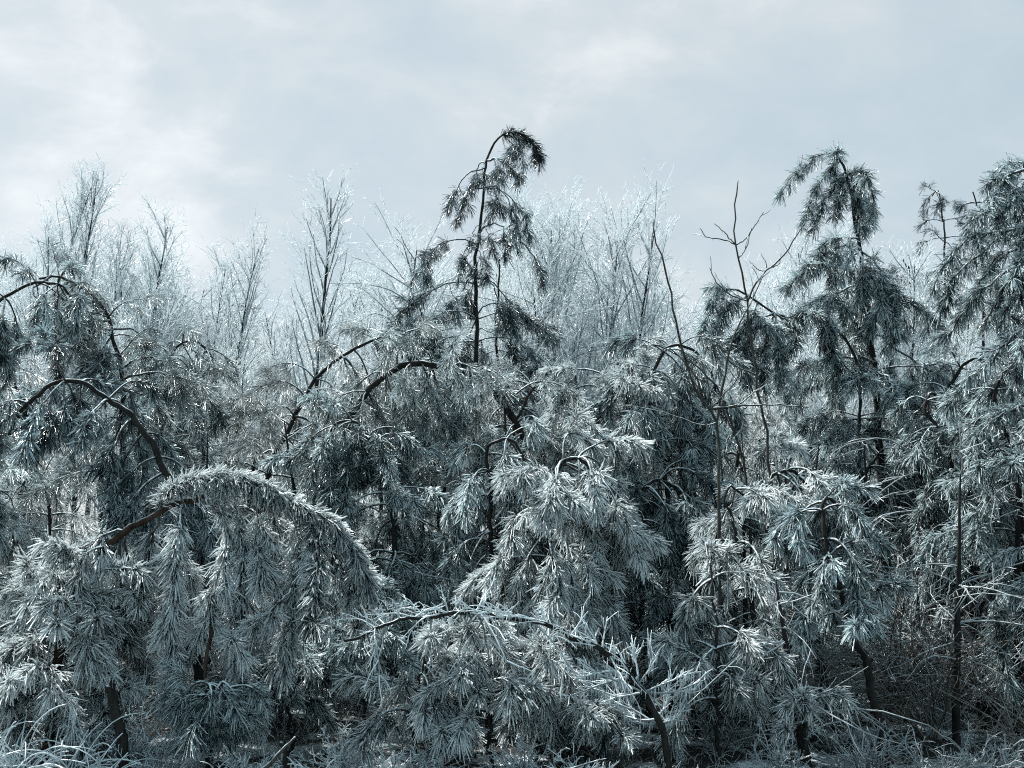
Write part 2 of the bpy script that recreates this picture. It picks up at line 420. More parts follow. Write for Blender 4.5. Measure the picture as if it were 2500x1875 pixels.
    def flush(s):
        rg = s.nrng; B = []; D = []; fL = []; FS = []
        groups = {}
        for pts, t0, dn in s.sh: groups.setdefault(len(pts), []).append((pts, t0, dn))
        for K, G in groups.items():
            if K < 2: continue
            A = np.array([[tuple(p) for p in g[0]] for g in G], float); t0 = np.array([g[1] for g in G]); dn = np.array([g[2] for g in G])
            seg = np.linalg.norm(np.diff(A, axis=1), axis=2); L = seg.sum(1)
            cnt = np.maximum(6, (s.dens * L * (1 - t0) * dn + 14)).astype(int)
            cnt = (cnt + 2) // 3 * 3
            idx = np.repeat(np.arange(len(G)), cnt); N = len(idx)
            u = np.repeat(rg.random(N // 3), 3); first = np.concatenate([[0], np.cumsum(cnt)[:-1]])
            for f0, c in zip(first, cnt): u[f0:f0 + min(15, c)] = 1.0 - rg.random(min(15, c)) * 0.03   # tuft at the tip
            t = t0[idx] + (1 - t0[idx]) * u
            ph = rg.random(len(G)) * 6.28; fq = L * 3.14 / rg.uniform(0.09, 0.16, len(G))
            keep = (np.repeat(rg.random(N // 3), 3) < 0.22 + 0.85 * np.sin(ph[idx] + fq[idx] * t) ** 2) | (u > 0.95)
            idx = idx[keep]; u = u[keep]; t = t[keep]; N = len(idx)
            x = t * (K - 1); j = np.minimum(K - 2, x.astype(int)); fr = (x - j)[:, None]
            pa = A[idx, j]; pb = A[idx, j + 1]
            base = pa + (pb - pa) * fr; T = pb - pa; T /= np.maximum(1e-9, np.linalg.norm(T, axis=1))[:, None]
            rv = np.repeat(rg.normal(size=(N // 3 + 1, 3)), 3, axis=0)[:N] + rg.normal(0, 0.32, (N, 3)); rv -= T * (rv * T).sum(1)[:, None]; rv /= np.maximum(1e-9, np.linalg.norm(rv, axis=1))[:, None]
            an = np.radians(np.repeat(rg.normal(46, 19, N // 3 + 1), 3)[:N] + rg.normal(0, 9, N)) * np.where(u > 0.95, 0.8, 1.0)
            d = T * np.cos(an)[:, None] + rv * np.sin(an)[:, None]
            d += rg.normal(0, 0.09, (N, 3)); d[:, 2] -= 0.14
            d /= np.linalg.norm(d, axis=1)[:, None]
            FS.append(rg.normal(0, 0.2, len(G))[idx] + rg.normal(0, 0.1, N // 3 + 1).repeat(3)[:N])
            B.append(base); D.append(d); fL.append(rg.normal(1, 0.24, N) * np.where(u > 0.97, 1.05, 1))
        if not B: return
        B = np.concatenate(B); D = np.concatenate(D); L = np.clip(np.concatenate(fL), 0.5, 1.4) * s.nl; N = len(B)
        # ice lies thicker where the needle faces the sky
        fr = np.clip(s.frost + np.concatenate(FS) + 0.3 * D[:, 2] + rg.normal(0, 0.16, N), 0.05, 1.3)
        r = s.nr * np.clip(rg.normal(1, 0.25, N), 0.5, 1.8) * (0.75 + 0.35 * fr)
        s.nd.needles(B, D, L, r, rg.uniform(0.0, 0.6, N), s.near, fr); s.nn = N
    def done(s, name, label, cat='pine tree', group=None, mat=None, bark=None, limbmat=None):
        s.flush()
        e = empty(name, s.base, label, cat, group)
        s.tr.build('trunk', bark or M_BARK, e, s.base)
        s.lb.build('limbs', limbmat or M_LIMB, e, s.base)
        o = s.nd.build('needle_crown', mat or M_NEEDLE, e, s.base)
        global NTOT; NTOT += s.nn
        return e
def Z1(l): return [(x / 2.141, 1100 + y / 2.141) for x, y in l]
def Z2(l): return [(800 + x / 2.141, 1100 + y / 2.141) for x, y in l]
def Z3(l): return [(1600 + x / 1.896, 1000 + y / 1.896) for x, y in l]
def Z4(l): return [(x / 2.073, 400 + y / 2.073) for x, y in l]
def Z5(l): return [(800 + x / 1.907, 280 + y / 1.907) for x, y in l]
def Z6(l): return [(1600 + x / 1.952, 300 + y / 1.952) for x, y in l]

# --- 1: great frosted arch at lower left
t = Pine(1, 8.0, dens=440, nl=0.128, nr=0.005, frost=1.0)
t.trunk([(110, 1850), (150, 1570), (190, 1450), (224, 1390), (261, 1334), (299, 1301), (355, 1273), (397, 1245), (439, 1224), (500, 1213), (551, 1209), (607, 1211), (654, 1221), (700, 1240), (747, 1262), (794, 1300), (840, 1350), (875, 1410)], 0.05, 0.012, 0.12)
t.limb(Z1([(840, 370), (860, 300), (910, 220), (980, 185), (1070, 168), (1150, 158), (1260, 166), (1380, 200), (1460, 245), (1560, 290), (1680, 350), (1800, 460), (1890, 600), (1930, 720)]), 0.05, -0.1, r=0.014, n=26, plume=True, bare=0.02, slen=0.2, shoots=1.2, pd=2.6)
t.limb(Z1([(1140, 235), (1170, 190), (1150, 150), (1140, 125)]), 0.02, 0, r=0.006, plume=True, bare=0.1, slen=0.1, shoots=0.3)
for L in ([(940, 270), (915, 380), (905, 480), (905, 760), (890, 1060)], [(905, 520), (960, 580), (1000, 680), (1010, 800)],
          [(1120, 245), (1150, 320), (1190, 360), (1180, 520), (1130, 700), (1040, 960)], [(1180, 240), (1220, 350), (1250, 450), (1280, 640), (1250, 900)],
          [(1330, 240), (1390, 330), (1400, 420), (1380, 600), (1440, 740)], [(1440, 270), (1500, 330), (1550, 440), (1545, 640), (1525, 900), (1490, 1160)],
          [(1560, 310), (1640, 380), (1650, 620), (1610, 900)], [(1640, 360), (1720, 460), (1750, 640), (1740, 800)],
          [(1700, 420), (1790, 560), (1840, 700), (1880, 900)], [(1280, 240), (1320, 420), (1340, 560), (1350, 700)],
          [(1520, 720), (1470, 790), (1380, 880), (1210, 1000)], [(1100, 820), (1010, 1000), (900, 1140), (860, 1340)], [(1160, 900), (1220, 1080), (1310, 1250), (1370, 1450)]):
    t.limb(Z1(L), 0.1, t.rng.uniform(-0.35, 0.25), r=0.010, n=14, plume=True, bare=0.16, slen=0.3, shoots=1.5, pd=1.3)
for L in ([(640, 430), (560, 440), (480, 500), (400, 560), (330, 620), (270, 760)], [(560, 500), (470, 540), (410, 660), (390, 800), (420, 950)],
          [(480, 620), (380, 640), (260, 680), (120, 760), (20, 800)], [(420, 720), (300, 800), (180, 850), (60, 960), (30, 1080)],
          [(700, 400), (640, 500), (690, 700), (690, 880), (740, 1160)], [(800, 330), (780, 480), (740, 620), (700, 760)], [(380, 760), (360, 900), (480, 1000), (560, 1140)],
          [(600, 450), (620, 600), (590, 800), (580, 1000), (560, 1120)]):
    t.limb(Z1(L), 0.15, t.rng.uniform(-0.3, 0.3), r=0.011, n=14, plume=True, bare=0.2, slen=0.34, shoots=1.6, pd=1.0)
t.open = 0
t.auto(0.04, 0.42, L=0.75, step=0.2, per=5, slen=0.36, bare=0.15)
e1 = t.done('bent_pine', "big arching frosted pine bowed to the ground at lower left, its bark brown and bare", bark=M_BARK_BROWN, mat=M_NEEDLE_BRIGHT)
g = Geo(); g.tube(catmull([P(500, 1655, 7.7), P(504, 1600, 7.75), P(515, 1550, 7.85), P(524, 1470, 8.0)], 8), 0.012, 0.02, 7); g.build('snapped_branch', M_BARK_BROWN, e1, t.base)['label'] = "reddish-brown snapped branch hanging straight down"

# --- 2: weeping pine upper left
t = Pine(2, 11.0, dens=300, nr=0.005, frost=0.72)
t.trunk([(303, 1703), (302, 1400), (300, 1100), (299, 974), (294, 911), (285, 858), (270, 786), (258, 757), (236, 735), (207, 712), (170, 685), (140, 673), (100, 680)], 0.06, 0.014, 0.2)
for L in ([(550, 800), (480, 800), (420, 830), (380, 900)], [(560, 790), (620, 785), (700, 820), (750, 900), (770, 990)], [(570, 930), (500, 950), (440, 1000), (400, 1080)],
          [(615, 1080), (700, 1050), (840, 1055), (960, 1080), (1050, 1150), (1110, 1260)], [(640, 1180), (720, 1120), (790, 1105), (860, 1140)], [(600, 1020), (680, 980), (760, 970), (860, 1000)],
          [(540, 740), (500, 760), (470, 860), (460, 960)], [(480, 700), (430, 720), (400, 800), (400, 900)], [(430, 660), (370, 700), (350, 820), (345, 900)],
          [(350, 600), (310, 680), (320, 800)], [(290, 570), (230, 700), (280, 820), (300, 1000)], [(240, 575), (150, 650), (230, 720), (270, 860), (300, 1060)],
          [(560, 820), (520, 900), (520, 1060)], [(600, 1010), (500, 1020), (420, 1060), (380, 1160)]):
    t.limb(Z4(L), 0.2, r=0.016, n=12, slen=0.42, bare=0.3, plume=(len(L) == 4 or L[0][0] < 500), shoots=1.3)
t.auto(0.45, 0.98, L=0.8, step=0.3, per=4, slen=0.42)
t.dead(0.1, 0.5, 1.0, 14)
t.done('bent_pine', "tall weeping pine at upper left whose top hooks over to the left", mat=M_NEEDLE)

# --- 3: lower arch at left
t = Pine(3, 9.2, dens=330, frost=0.72); t.open = 0.85
t.trunk([(500, 1790), (470, 1480), (440, 1280), (420, 1186), (386, 1114), (347, 1056), (309, 1003), (260, 969), (207, 940), (159, 931), (130, 935), (96, 960), (63, 988), (20, 1060)], 0.055, 0.016, 0.2)
t.auto(0.42, 1.0, L=0.8, step=0.22, per=4, grav=4.2, slen=0.42, shoots=1.1, elev=0.1)
t.dead(0.1, 0.5, 0.8, 10)
t.done('bent_pine', "dark blue-grey pine curving over to the left edge under the hooked weeping pine", mat=M_NEEDLE_DARK)

# --- 4: left edge pine
t = Pine(4, 10.2, dens=300, frost=0.75); t.open = 0.7
t.trunk([(-120, 1730), (-130, 1200), (-110, 950), (-70, 820), (-20, 745), (40, 708), (95, 690), (150, 695), (185, 740)], 0.055, 0.012, 0.2)
t.auto(0.3, 1.0, L=0.9, step=0.26, per=4, grav=4.0, slen=0.42, elev=0.1)
t.done('bent_pine', "drooping pine leaning in from the left edge, its tip arching above the weeping pine's plumes", mat=M_NEEDLE)

# --- 5: hook by the left third
t = Pine(5, 13.0, dens=260, nr=0.005, frost=0.7)
t.trunk([(470, 1650), (462, 1200), (420, 1020), (400, 925), (424, 858), (448, 836), (482, 831), (511, 863), (521, 906), (530, 970)], 0.045, 0.012, 0.25)
t.auto(0.3, 1.0, L=0.95, step=0.28, per=4, grav=3.0, slen=0.42)
t.dead(0.05, 0.4, 0.9, 12)
t.done('bent_pine', "slim hook-topped pine right of the weeping pine, its crown like a small umbrella", mat=M_NEEDLE)

# --- 6: long leaning arch in the middle left
t = Pine(6, 11.5, dens=290, nr=0.005, frost=0.8)
t.trunk([(590, 1695), (620, 1400), (650, 1180), (690, 1075), (735, 985), (785, 915), (840, 865), (905, 832), (960, 830), (1000, 868), (1022, 940)], 0.06, 0.012, 0.25)
for L in ([(1500, 1230), (1580, 1150), (1640, 1120), (1720, 1150), (1800, 1200), (1840, 1290)], [(1460, 1300), (1380, 1250), (1300, 1180), (1240, 1220), (1200, 1330)],
          [(1400, 1400), (1500, 1330), (1620, 1310), (1740, 1330), (1800, 1400)], [(1360, 1550), (1460, 1450), (1560, 1420), (1700, 1460)]):
    t.limb(Z4(L), 0.2, r=0.015, slen=0.42, bare=0.3)
t.auto(0.35, 1.0, L=1.15, step=0.26, per=4, grav=2.8, slen=0.44)
t.dead(0.1, 0.4, 0.9, 10)
t.done('bent_pine', "pale iced pine leaning right in a long diagonal arch left of centre", mat=M_NEEDLE_BRIGHT)

# --- 6b: thick dark arch in the centre
t = Pine(61, 10.6, dens=300, nr=0.0048, frost=0.72)
t.trunk([(1290, 1715), (1300, 1400), (1290, 1180), (1262, 1040), (1215, 965), (1160, 921), (1104, 901), (1052, 888), (1010, 888), (957, 909), (894, 956), (850, 1030)], 0.055, 0.03, 0.15)
for L in ([(440, 1160), (480, 1300), (470, 1400)], [(560, 1180), (630, 1160), (700, 1210), (740, 1260)], [(330, 1190), (320, 1120), (370, 1090), (430, 1140), (470, 1230), (520, 1390), (560, 1460)],
          [(250, 1330), (180, 1350), (100, 1440)], [(160, 1345), (240, 1370), (290, 1440), (340, 1540)], [(640, 1230), (680, 1300), (640, 1400)], [(500, 1165), (560, 1290), (620, 1400), (650, 1490)]):
    t.limb(Z5(L), 0.15, r=0.014, slen=0.4, bare=0.3)
t.auto(0.4, 1.0, L=0.85, step=0.26, per=4, grav=3.6, slen=0.44, elev=0.2)
t.done('bent_pine', "pine with a thick dark trunk arched to the left below the tallest pine", mat=M_NEEDLE)

# --- 7: tallest central pine
t = Pine(7, 14.0, dens=210, nl=0.135, nr=0.0045, near=True, frost=0.58); t.open = 0.2
t.trunk([(1165, 1640), (1164, 1200), (1162, 888), (1162, 760), (1162, 647), (1170, 574), (1176, 500), (1181, 440), (1192, 385), (1214, 343), (1240, 326), (1272, 326), (1300, 348), (1316, 392)], 0.075, 0.010, 0.1)
for L, b in (([(800, 100), (840, 75), (890, 80), (930, 110), (965, 150), (985, 200), (980, 230)], 0.0), ([(830, 88), (860, 130), (850, 180)], .1), ([(880, 80), (900, 150), (915, 210), (910, 280)], .1), ([(850, 80), (880, 140), (880, 190)], .1),
             ([(745, 205), (775, 198), (800, 210), (810, 250), (820, 310)], .3), ([(745, 205), (790, 200), (830, 215), (860, 250), (885, 300)], .35), ([(745, 210), (780, 215), (795, 300)], .4),
             ([(742, 212), (720, 220), (700, 240), (690, 280), (685, 325)], .3), ([(740, 215), (725, 250), (715, 310)], .3),
             ([(722, 345), (690, 340), (655, 355), (635, 400), (620, 440), (600, 490)], .4), ([(730, 250), (680, 265), (640, 290), (600, 340), (575, 400), (563, 445)], .4), ([(640, 300), (630, 340), (615, 400)], .1),
             ([(722, 340), (760, 328), (800, 350), (840, 400), (870, 480), (885, 590)], .4), ([(722, 345), (770, 345), (820, 370), (860, 400), (910, 470), (930, 560)], .4), ([(740, 335), (765, 370), (770, 460)], .3), ([(770, 350), (800, 380), (810, 450)], .3),
             ([(880, 540), (920, 610), (960, 670), (1000, 740), (1010, 785)], .3), ([(860, 430), (850, 500), (860, 600)], .3),
             ([(708, 530), (740, 505), (790, 505), (815, 520), (822, 570), (830, 650)], .55), ([(708, 530), (735, 510), (750, 560), (770, 650)], .3), ([(708, 525), (690, 530), (675, 570), (672, 600)], .3),
             ([(704, 600), (650, 582), (590, 578), (530, 605), (490, 650), (455, 710), (438, 765)], .3), ([(700, 610), (710, 660), (730, 720), (735, 745)], .2), ([(640, 585), (620, 640), (610, 690)], .3),
             ([(693, 780), (620, 768), (540, 780), (460, 820), (390, 880), (330, 950), (262, 1030)], .35), ([(693, 770), (680, 800), (660, 870)], .3),
             ([(697, 770), (750, 775), (800, 820), (860, 880), (950, 950), (1050, 1040)], .3), ([(697, 765), (770, 790), (800, 860), (830, 960), (860, 1060)], .35),
             ([(700, 930), (740, 880), (790, 870), (840, 900), (870, 990)], .4), ([(695, 1090), (620, 1040), (560, 1030), (500, 1040), (440, 1090)], .4), ([(697, 1150), (650, 1120), (600, 1115), (540, 1150), (500, 1200)], .4),
             ([(560, 785), (590, 860), (575, 890)], .3), ([(420, 860), (440, 960), (430, 1010)], .2), ([(700, 1000), (760, 1010), (860, 1100), (900, 1200)], .4)):
    t.limb(Z5(L), 0.12, r=0.013 if len(L) > 4 else 0.008, n=12, slen=0.24 if L[0][1] < 560 else 0.34, bare=b, t0=max(0.55, b), shoots=0.6 if L[0][1] < 560 else 1.7)
t.limb(Z5([(778, 140), (792, 120), (815, 98), (850, 84), (900, 86), (950, 122), (985, 190)]), 0.02, 0, r=0.006, plume=True, bare=0.15, slen=0.12, shoots=0.3, pd=2.6)
t.auto(0.26, 0.60, L=1.7, step=0.36, per=4, grav=1.5, slen=0.34, tipL=1.1, bare=0.4)
t.done('tall_pine', "tallest pine near the centre, its sparse top curling over to the right against the sky", mat=M_NEEDLE_DARK, bark=M_BARK)
# broken stub beside it
t = Pine(71, 14.6, dens=220, near=False, frost=0.7)
t.trunk([(1225, 1620), (1222, 1100), (1212, 800), (1215, 720), (1220, 632)], 0.06, 0.012, 0.1)
t.auto(0.35, 0.78, L=1.0, step=0.4, per=4, grav=2.6)
t.done('snapped_pine', "pine with a snapped bare pointed top just right of the tallest pine", mat=M_NEEDLE)

# --- 8, 9, 10 middle mounds
t = Pine(8, 10.2, dens=380, frost=1.0); t.open = 0.2
t.trunk([(1440, 1740), (1452, 1400), (1455, 1200), (1455, 1046), (1471, 967), (1493, 925), (1518, 904), (1548, 899), (1575, 925), (1597, 988), (1608, 1040)], 0.05, 0.012, 0.2)
t.limb(Z5([(1180, 1310), (1220, 1230), (1290, 1180), (1370, 1160), (1440, 1180), (1500, 1260), (1530, 1370)]), 0.1, -0.1, plume=True, slen=0.3, bare=0.05, n=16, shoots=1.2)
for L in ([(1390, 1180), (1340, 1220), (1320, 1300), (1310, 1380)], [(1400, 1180), (1400, 1280), (1390, 1400)], [(1430, 1190), (1450, 1300), (1440, 1420)], [(1450, 1200), (1490, 1300), (1500, 1440)]): t.limb(Z5(L), 0.1, plume=True, slen=0.2, bare=0.1)
t.auto(0.42, 1.0, L=1.0, step=0.22, per=4, grav=3.0, slen=0.44)
t.done('bent_pine', "white-topped umbrella of iced needles on a short arched pine right of centre", mat=M_NEEDLE_BRIGHT)
t = Pine(9, 11.2, dens=290, nr=0.005, frost=0.82)
t.trunk([(1225, 1700), (1228, 1300), (1254, 1072), (1272, 1004), (1293, 956), (1314, 941), (1345, 956), (1372, 990)], 0.045, 0.012, 0.2)
for L in ([(935, 1290), (890, 1268), (830, 1280), (760, 1330), (700, 1400)], [(910, 1370), (860, 1350), (790, 1350), (740, 1400)], [(980, 1262), (1040, 1290), (1100, 1340), (1130, 1400)]):
    t.limb(Z5(L), 0.15, slen=0.4)
t.auto(0.4, 1.0, L=1.0, step=0.25, per=4, grav=3.0, slen=0.42)
t.done('bent_pine', "small reddish-stemmed pine with spread drooping limbs between the dark arch and white umbrella", mat=M_NEEDLE_BRIGHT, bark=M_BARK_BROWN)
t = Pine(10, 9.0, dens=440, frost=1.0); t.open = 0.1
t.trunk([(1330, 1790), (1338, 1500), (1345, 1250), (1362, 1150), (1385, 1122), (1415, 1120), (1445, 1150), (1475, 1230), (1485, 1300)], 0.05, 0.012, 0.2)
t.auto(0.3, 1.0, L=1.0, step=0.2, per=5, grav=3.6, slen=0.42)
t.done('bent_pine', "dense shaggy frosted pine in the middle, a rounded white mound with dark hollows below", mat=M_NEEDLE_BRIGHT)
t = Pine(101, 9.6, dens=340, frost=0.85)
t.trunk([(1190, 1765), (1200, 1400), (1195, 1180), (1190, 1100), (1215, 1075), (1250, 1080), (1285, 1130)], 0.04, 0.012, 0.2)
t.auto(0.42, 1.0, L=0.9, step=0.22, per=4, grav=3.4, slen=0.42)
t.done('bent_pine', "low rounded pine left of the shaggy white mound with dark hanging plumes", mat=M_NEEDLE)

# --- 12 leaning pine in front of the right pine
t = Pine(12, 11.6, dens=270, nl=0.135, nr=0.0048, near=True, frost=0.72)
t.trunk([(2085, 1690), (2100, 1300), (2098, 1000), (2092, 880), (2050, 812), (2000, 790), (1950, 775), (1892, 764), (1846, 735), (1805, 710), (1769, 710), (1743, 740), (1722, 790)], 0.034, 0.011, 0.15)
for L in ([(400, 800), (330, 790), (280, 850), (250, 930), (225, 990)], [(430, 810), (350, 860), (300, 940), (285, 1040)], [(480, 850), (430, 960), (350, 1060)], [(560, 910), (480, 960), (430, 1080), (440, 1220)],
          [(570, 910), (540, 1020), (520, 1100), (510, 1190)], [(570, 920), (600, 1050), (590, 1180), (600, 1240)], [(570, 905), (640, 940), (680, 1000), (650, 1060)], [(740, 940), (780, 900), (840, 980)], [(820, 970), (830, 1050), (840, 1100)], [(620, 910), (700, 900), (760, 920)]):
    t.limb(Z6(L), 0.12, t.rng.uniform(-0.5, 0.1), plume=True, slen=0.32, bare=0.1, n=12, shoots=1.3)
t.auto(0.3, 0.62, L=1.2, step=0.33, per=4)
t.done('bent_pine', "pine lying over leftwards in front of the palm-like pine, plumes hanging like a fringe", mat=M_NEEDLE)

# --- 13 right hero, palm-like top
t = Pine(13, 12.0, dens=260, nl=0.135, nr=0.0048, near=True, frost=0.72)
t.trunk([(2185, 1700), (2174, 1500), (2162, 1316), (2150, 1150), (2142, 1000), (2126, 830), (2108, 680), (2097, 600), (2088, 530), (2078, 470), (2065, 425), (2048, 392), (2030, 372)], 0.085, 0.014, 0.08)
for L in ([(850, 170), (800, 150), (750, 170), (700, 210), (650, 265), (598, 325)], [(860, 190), (810, 240), (770, 300), (735, 370), (705, 465)], [(880, 220), (840, 290), (790, 380), (750, 505)],
          [(850, 165), (845, 250), (850, 340), (850, 445)], [(880, 230), (885, 300), (870, 380)], [(915, 265), (960, 290), (980, 360), (995, 440), (990, 530)], [(915, 250), (980, 250), (1030, 310), (1040, 380), (1020, 490)],
          [(900, 235), (950, 215), (1000, 240), (1015, 270)], [(840, 160), (850, 135), (870, 130)], [(930, 350), (1000, 370), (1030, 470)], [(925, 300), (960, 350), (965, 440), (980, 500)]):
    t.limb(Z6(L), 0.1, t.rng.uniform(-0.4, 0.3), plume=True, slen=0.12, bare=0.04, n=14, r=0.010, shoots=0.25, pd=1.15)
for L in ([(968, 590), (930, 568), (880, 575), (820, 610), (760, 660), (690, 730), (640, 780)], [(965, 555), (920, 545), (860, 550), (800, 590), (760, 680)], [(970, 590), (990, 680), (1000, 800)], [(972, 590), (1040, 640), (1080, 720), (1110, 840), (1130, 1020)],
          [(1040, 650), (1100, 740), (1150, 850), (1130, 960)], [(975, 600), (920, 660), (880, 740)], [(970, 770), (900, 780), (820, 840), (760, 890), (700, 900)], [(975, 780), (960, 860), (900, 920)], [(1000, 900), (1040, 760), (1080, 760), (1070, 900)],
          [(1030, 1000), (1100, 1020), (1160, 1080), (1280, 1150), (1400, 1240), (1540, 1330), (1690, 1390)], [(1040, 1150), (960, 1120), (820, 1120), (700, 1170), (650, 1240)], [(1050, 1230), (950, 1215), (850, 1210), (790, 1210)], [(1050, 1220), (1120, 1240), (1200, 1330), (1240, 1450)],
          [(1160, 1080), (1180, 1200), (1160, 1300)], [(1280, 1150), (1350, 1150), (1410, 1160)], [(1280, 1150), (1270, 1260), (1290, 1400)], [(985, 720), (985, 860), (990, 960)], [(1000, 930), (960, 1010), (960, 1100)]):
    t.limb(Z6(L), 0.2, t.rng.uniform(-0.7, 0.1), r=0.017, slen=0.42, bare=0.22, n=14, shoots=1.25)
t.auto(0.40, 0.74, L=1.3, step=0.4, per=4, slen=0.38, tipL=0.8, grav=1.9)
t.dead(0.05, 0.4, 1.2, 22, 0.012)
t.done('tall_pine', "tall pine at right with a palm-like tuft of drooping plumes on top", mat=M_NEEDLE)

# --- 14 right edge pine
t = Pine(14, 9.0, dens=330, nl=0.125, near=True, frost=0.66)
t.trunk([(2640, 1790), (2630, 1300), (2600, 900), (2575, 700), (2550, 560), (2530, 460), (2515, 410)], 0.08, 0.015, 0.1)
for L in ([(1850, 480), (1700, 505), (1580, 515), (1470, 560), (1390, 660), (1330, 780)], [(1850, 480), (1720, 520), (1600, 580), (1500, 660), (1420, 740), (1380, 850)], [(1860, 640), (1700, 680), (1600, 760), (1480, 880), (1390, 1020)],
          [(1840, 190), (1720, 220), (1660, 300), (1600, 380), (1560, 440)], [(1840, 200), (1740, 300), (1660, 380), (1640, 470)], [(1840, 240), (1760, 330), (1720, 480)], [(1830, 190), (1720, 170), (1660, 210), (1630, 240)],
          [(1850, 480), (1740, 560), (1640, 640), (1560, 740), (1530, 800)], [(1860, 560), (1750, 640), (1680, 760), (1600, 900), (1550, 960)], [(1880, 700), (1760, 800), (1660, 900), (1650, 1000)], [(1890, 900), (1760, 960), (1640, 1060), (1560, 1160), (1490, 1220)],
          [(1900, 1000), (1760, 1100), (1650, 1200), (1600, 1300)], [(1900, 1250), (1760, 1330), (1620, 1400), (1520, 1500)], [(1860, 500), (1760, 620), (1740, 760)], [(1880, 760), (1800, 860), (1740, 1000)]):
    t.limb(Z6(L), 0.15, t.rng.uniform(-0.5, 0.4), r=0.018, slen=0.36, bare=0.1, n=15, plume=True, shoots=0.6, pd=1.1)
t.auto(0.3, 0.7, L=1.2, step=0.45, per=4, slen=0.42)
t.done('tall_pine', "large pine reaching in from the right edge with layered fringed boughs", mat=M_NEEDLE)

# --- 16 small distant pines against the sky at right
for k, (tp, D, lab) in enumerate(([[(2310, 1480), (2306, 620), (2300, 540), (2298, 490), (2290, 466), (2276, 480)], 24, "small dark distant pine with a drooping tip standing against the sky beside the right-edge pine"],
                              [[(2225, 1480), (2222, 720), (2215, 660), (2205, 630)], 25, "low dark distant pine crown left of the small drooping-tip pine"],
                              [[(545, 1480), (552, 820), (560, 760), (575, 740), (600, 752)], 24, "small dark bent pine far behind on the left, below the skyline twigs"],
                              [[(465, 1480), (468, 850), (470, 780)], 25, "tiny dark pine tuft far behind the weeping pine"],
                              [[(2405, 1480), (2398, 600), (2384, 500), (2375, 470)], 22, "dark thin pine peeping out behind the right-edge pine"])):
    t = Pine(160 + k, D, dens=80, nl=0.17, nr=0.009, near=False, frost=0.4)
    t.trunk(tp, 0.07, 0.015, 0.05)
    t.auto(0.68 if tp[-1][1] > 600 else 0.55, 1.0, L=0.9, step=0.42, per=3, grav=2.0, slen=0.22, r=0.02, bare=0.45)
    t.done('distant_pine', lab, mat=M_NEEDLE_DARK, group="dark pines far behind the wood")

# --- 17-21 right side mounds
t = Pine(17, 9.0, dens=440, frost=1.0); t.open = 0.1
t.trunk([(1895, 1790), (1892, 1500), (1887, 1369), (1874, 1237), (1880, 1172), (1905, 1148), (1950, 1160), (1985, 1225), (1995, 1300)], 0.045, 0.012, 0.1)
t.auto(0.6, 1.0, L=0.55, step=0.17, per=4, grav=4.2, slen=0.38)
t.dead(0.1, 0.5, 0.6, 10)
t.done('bent_pine', "pale shaggy pine hooked right above a slim dark stem, right of the bare saplings", mat=M_NEEDLE_BRIGHT)
t = Pine(18, 8.3, dens=400, nl=0.125, frost=0.78)
t.trunk([(2165, 1830), (2120, 1640), (2088, 1560), (2050, 1440), (2018, 1330), (2005, 1260), (2020, 1215), (2050, 1230)], 0.05, 0.014, 0.1)
t.auto(0.5, 1.0, L=0.45, step=0.2, per=4, grav=4.0, slen=0.36)
t.done('leaning_pine', "blue-grey bushy pine leaning left on a thick slanting trunk in the right foreground", mat=M_NEEDLE)
t = Pine(19, 8.6, dens=360, nr=0.004, frost=0.9)
t.trunk([(1880, 1810), (1862, 1620), (1840, 1500), (1815, 1380), (1785, 1270), (1770, 1215), (1785, 1190), (1810, 1210)], 0.032, 0.01, 0.1)
t.auto(0.4, 1.0, L=0.6, step=0.25, per=3, grav=4.2, slen=0.32)
t.dead(0.1, 0.6, 0.6, 12)
t.done('leaning_pine', "thin white-frosted young pine leaning left with separate hanging tassels", mat=M_NEEDLE_BRIGHT)
t = Pine(20, 8.0, dens=420, nr=0.0045, frost=0.85)
t.trunk([(1750, 1850), (1751, 1640), (1748, 1520), (1740, 1440), (1730, 1400)], 0.02, 0.008, 0.05)
t.auto(0.25, 1.0, L=0.5, step=0.22, per=4, grav=4.5, slen=0.26)
t.done('young_pine', "short young pine with white tassels standing between the bare dripping tree and the leaning pines", mat=M_NEEDLE_BRIGHT)
t = Pine(21, 10.0, dens=330, frost=0.66)
t.trunk([(2440, 1745), (2400, 1500), (2370, 1300), (2330, 1150), (2290, 1050), (2260, 1000), (2270, 960), (2300, 980)], 0.055, 0.014, 0.2)
t.auto(0.4, 1.0, L=1.0, step=0.24, per=4, grav=3.2, slen=0.42); t.dead(0.05, 0.4, 1.0, 16)
t.done('leaning_pine', "grey pine leaning left below the right-edge pine, long plumes over a dark trunk", mat=M_NEEDLE)
t = Pine(22, 11.0, dens=280, nr=0.005, frost=0.7)
t.trunk([(2330, 1705), (2325, 1400), (2300, 1150), (2320, 950), (2370, 880), (2430, 880)], 0.055, 0.014, 0.2)
t.auto(0.38, 1.0, L=1.2, step=0.26, per=4, grav=3.0, slen=0.44); t.dead(0.05, 0.4, 1.0, 14)
t.done('bent_pine', "pine bending right behind the grey leaning pine, below the layered boughs", mat=M_NEEDLE)
t = Pine(27, 12.4, dens=240, near=False, nr=0.0062, frost=0.8)
t.trunk([(2225, 1660), (2230, 1300), (2240, 1100), (2215, 1000), (2180, 960), (2140, 975)], 0.05, 0.012, 0.2)
t.auto(0.35, 1.0, L=1.2, step=0.3, per=4, slen=0.4); t.dead(0.02, 0.4, 1.2, 24, 0.012)
t.done('bent_pine', "pine tucked between the palm-like pine and the grey leaning pine, head bent left", mat=M_NEEDLE)
t = Pine(26, 9.4, dens=330, nl=0.115, frost=0.75)
t.trunk([(2500, 1770), (2505, 1500), (2490, 1250), (2460, 1080), (2430, 990), (2440, 930)], 0.05, 0.014, 0.2)
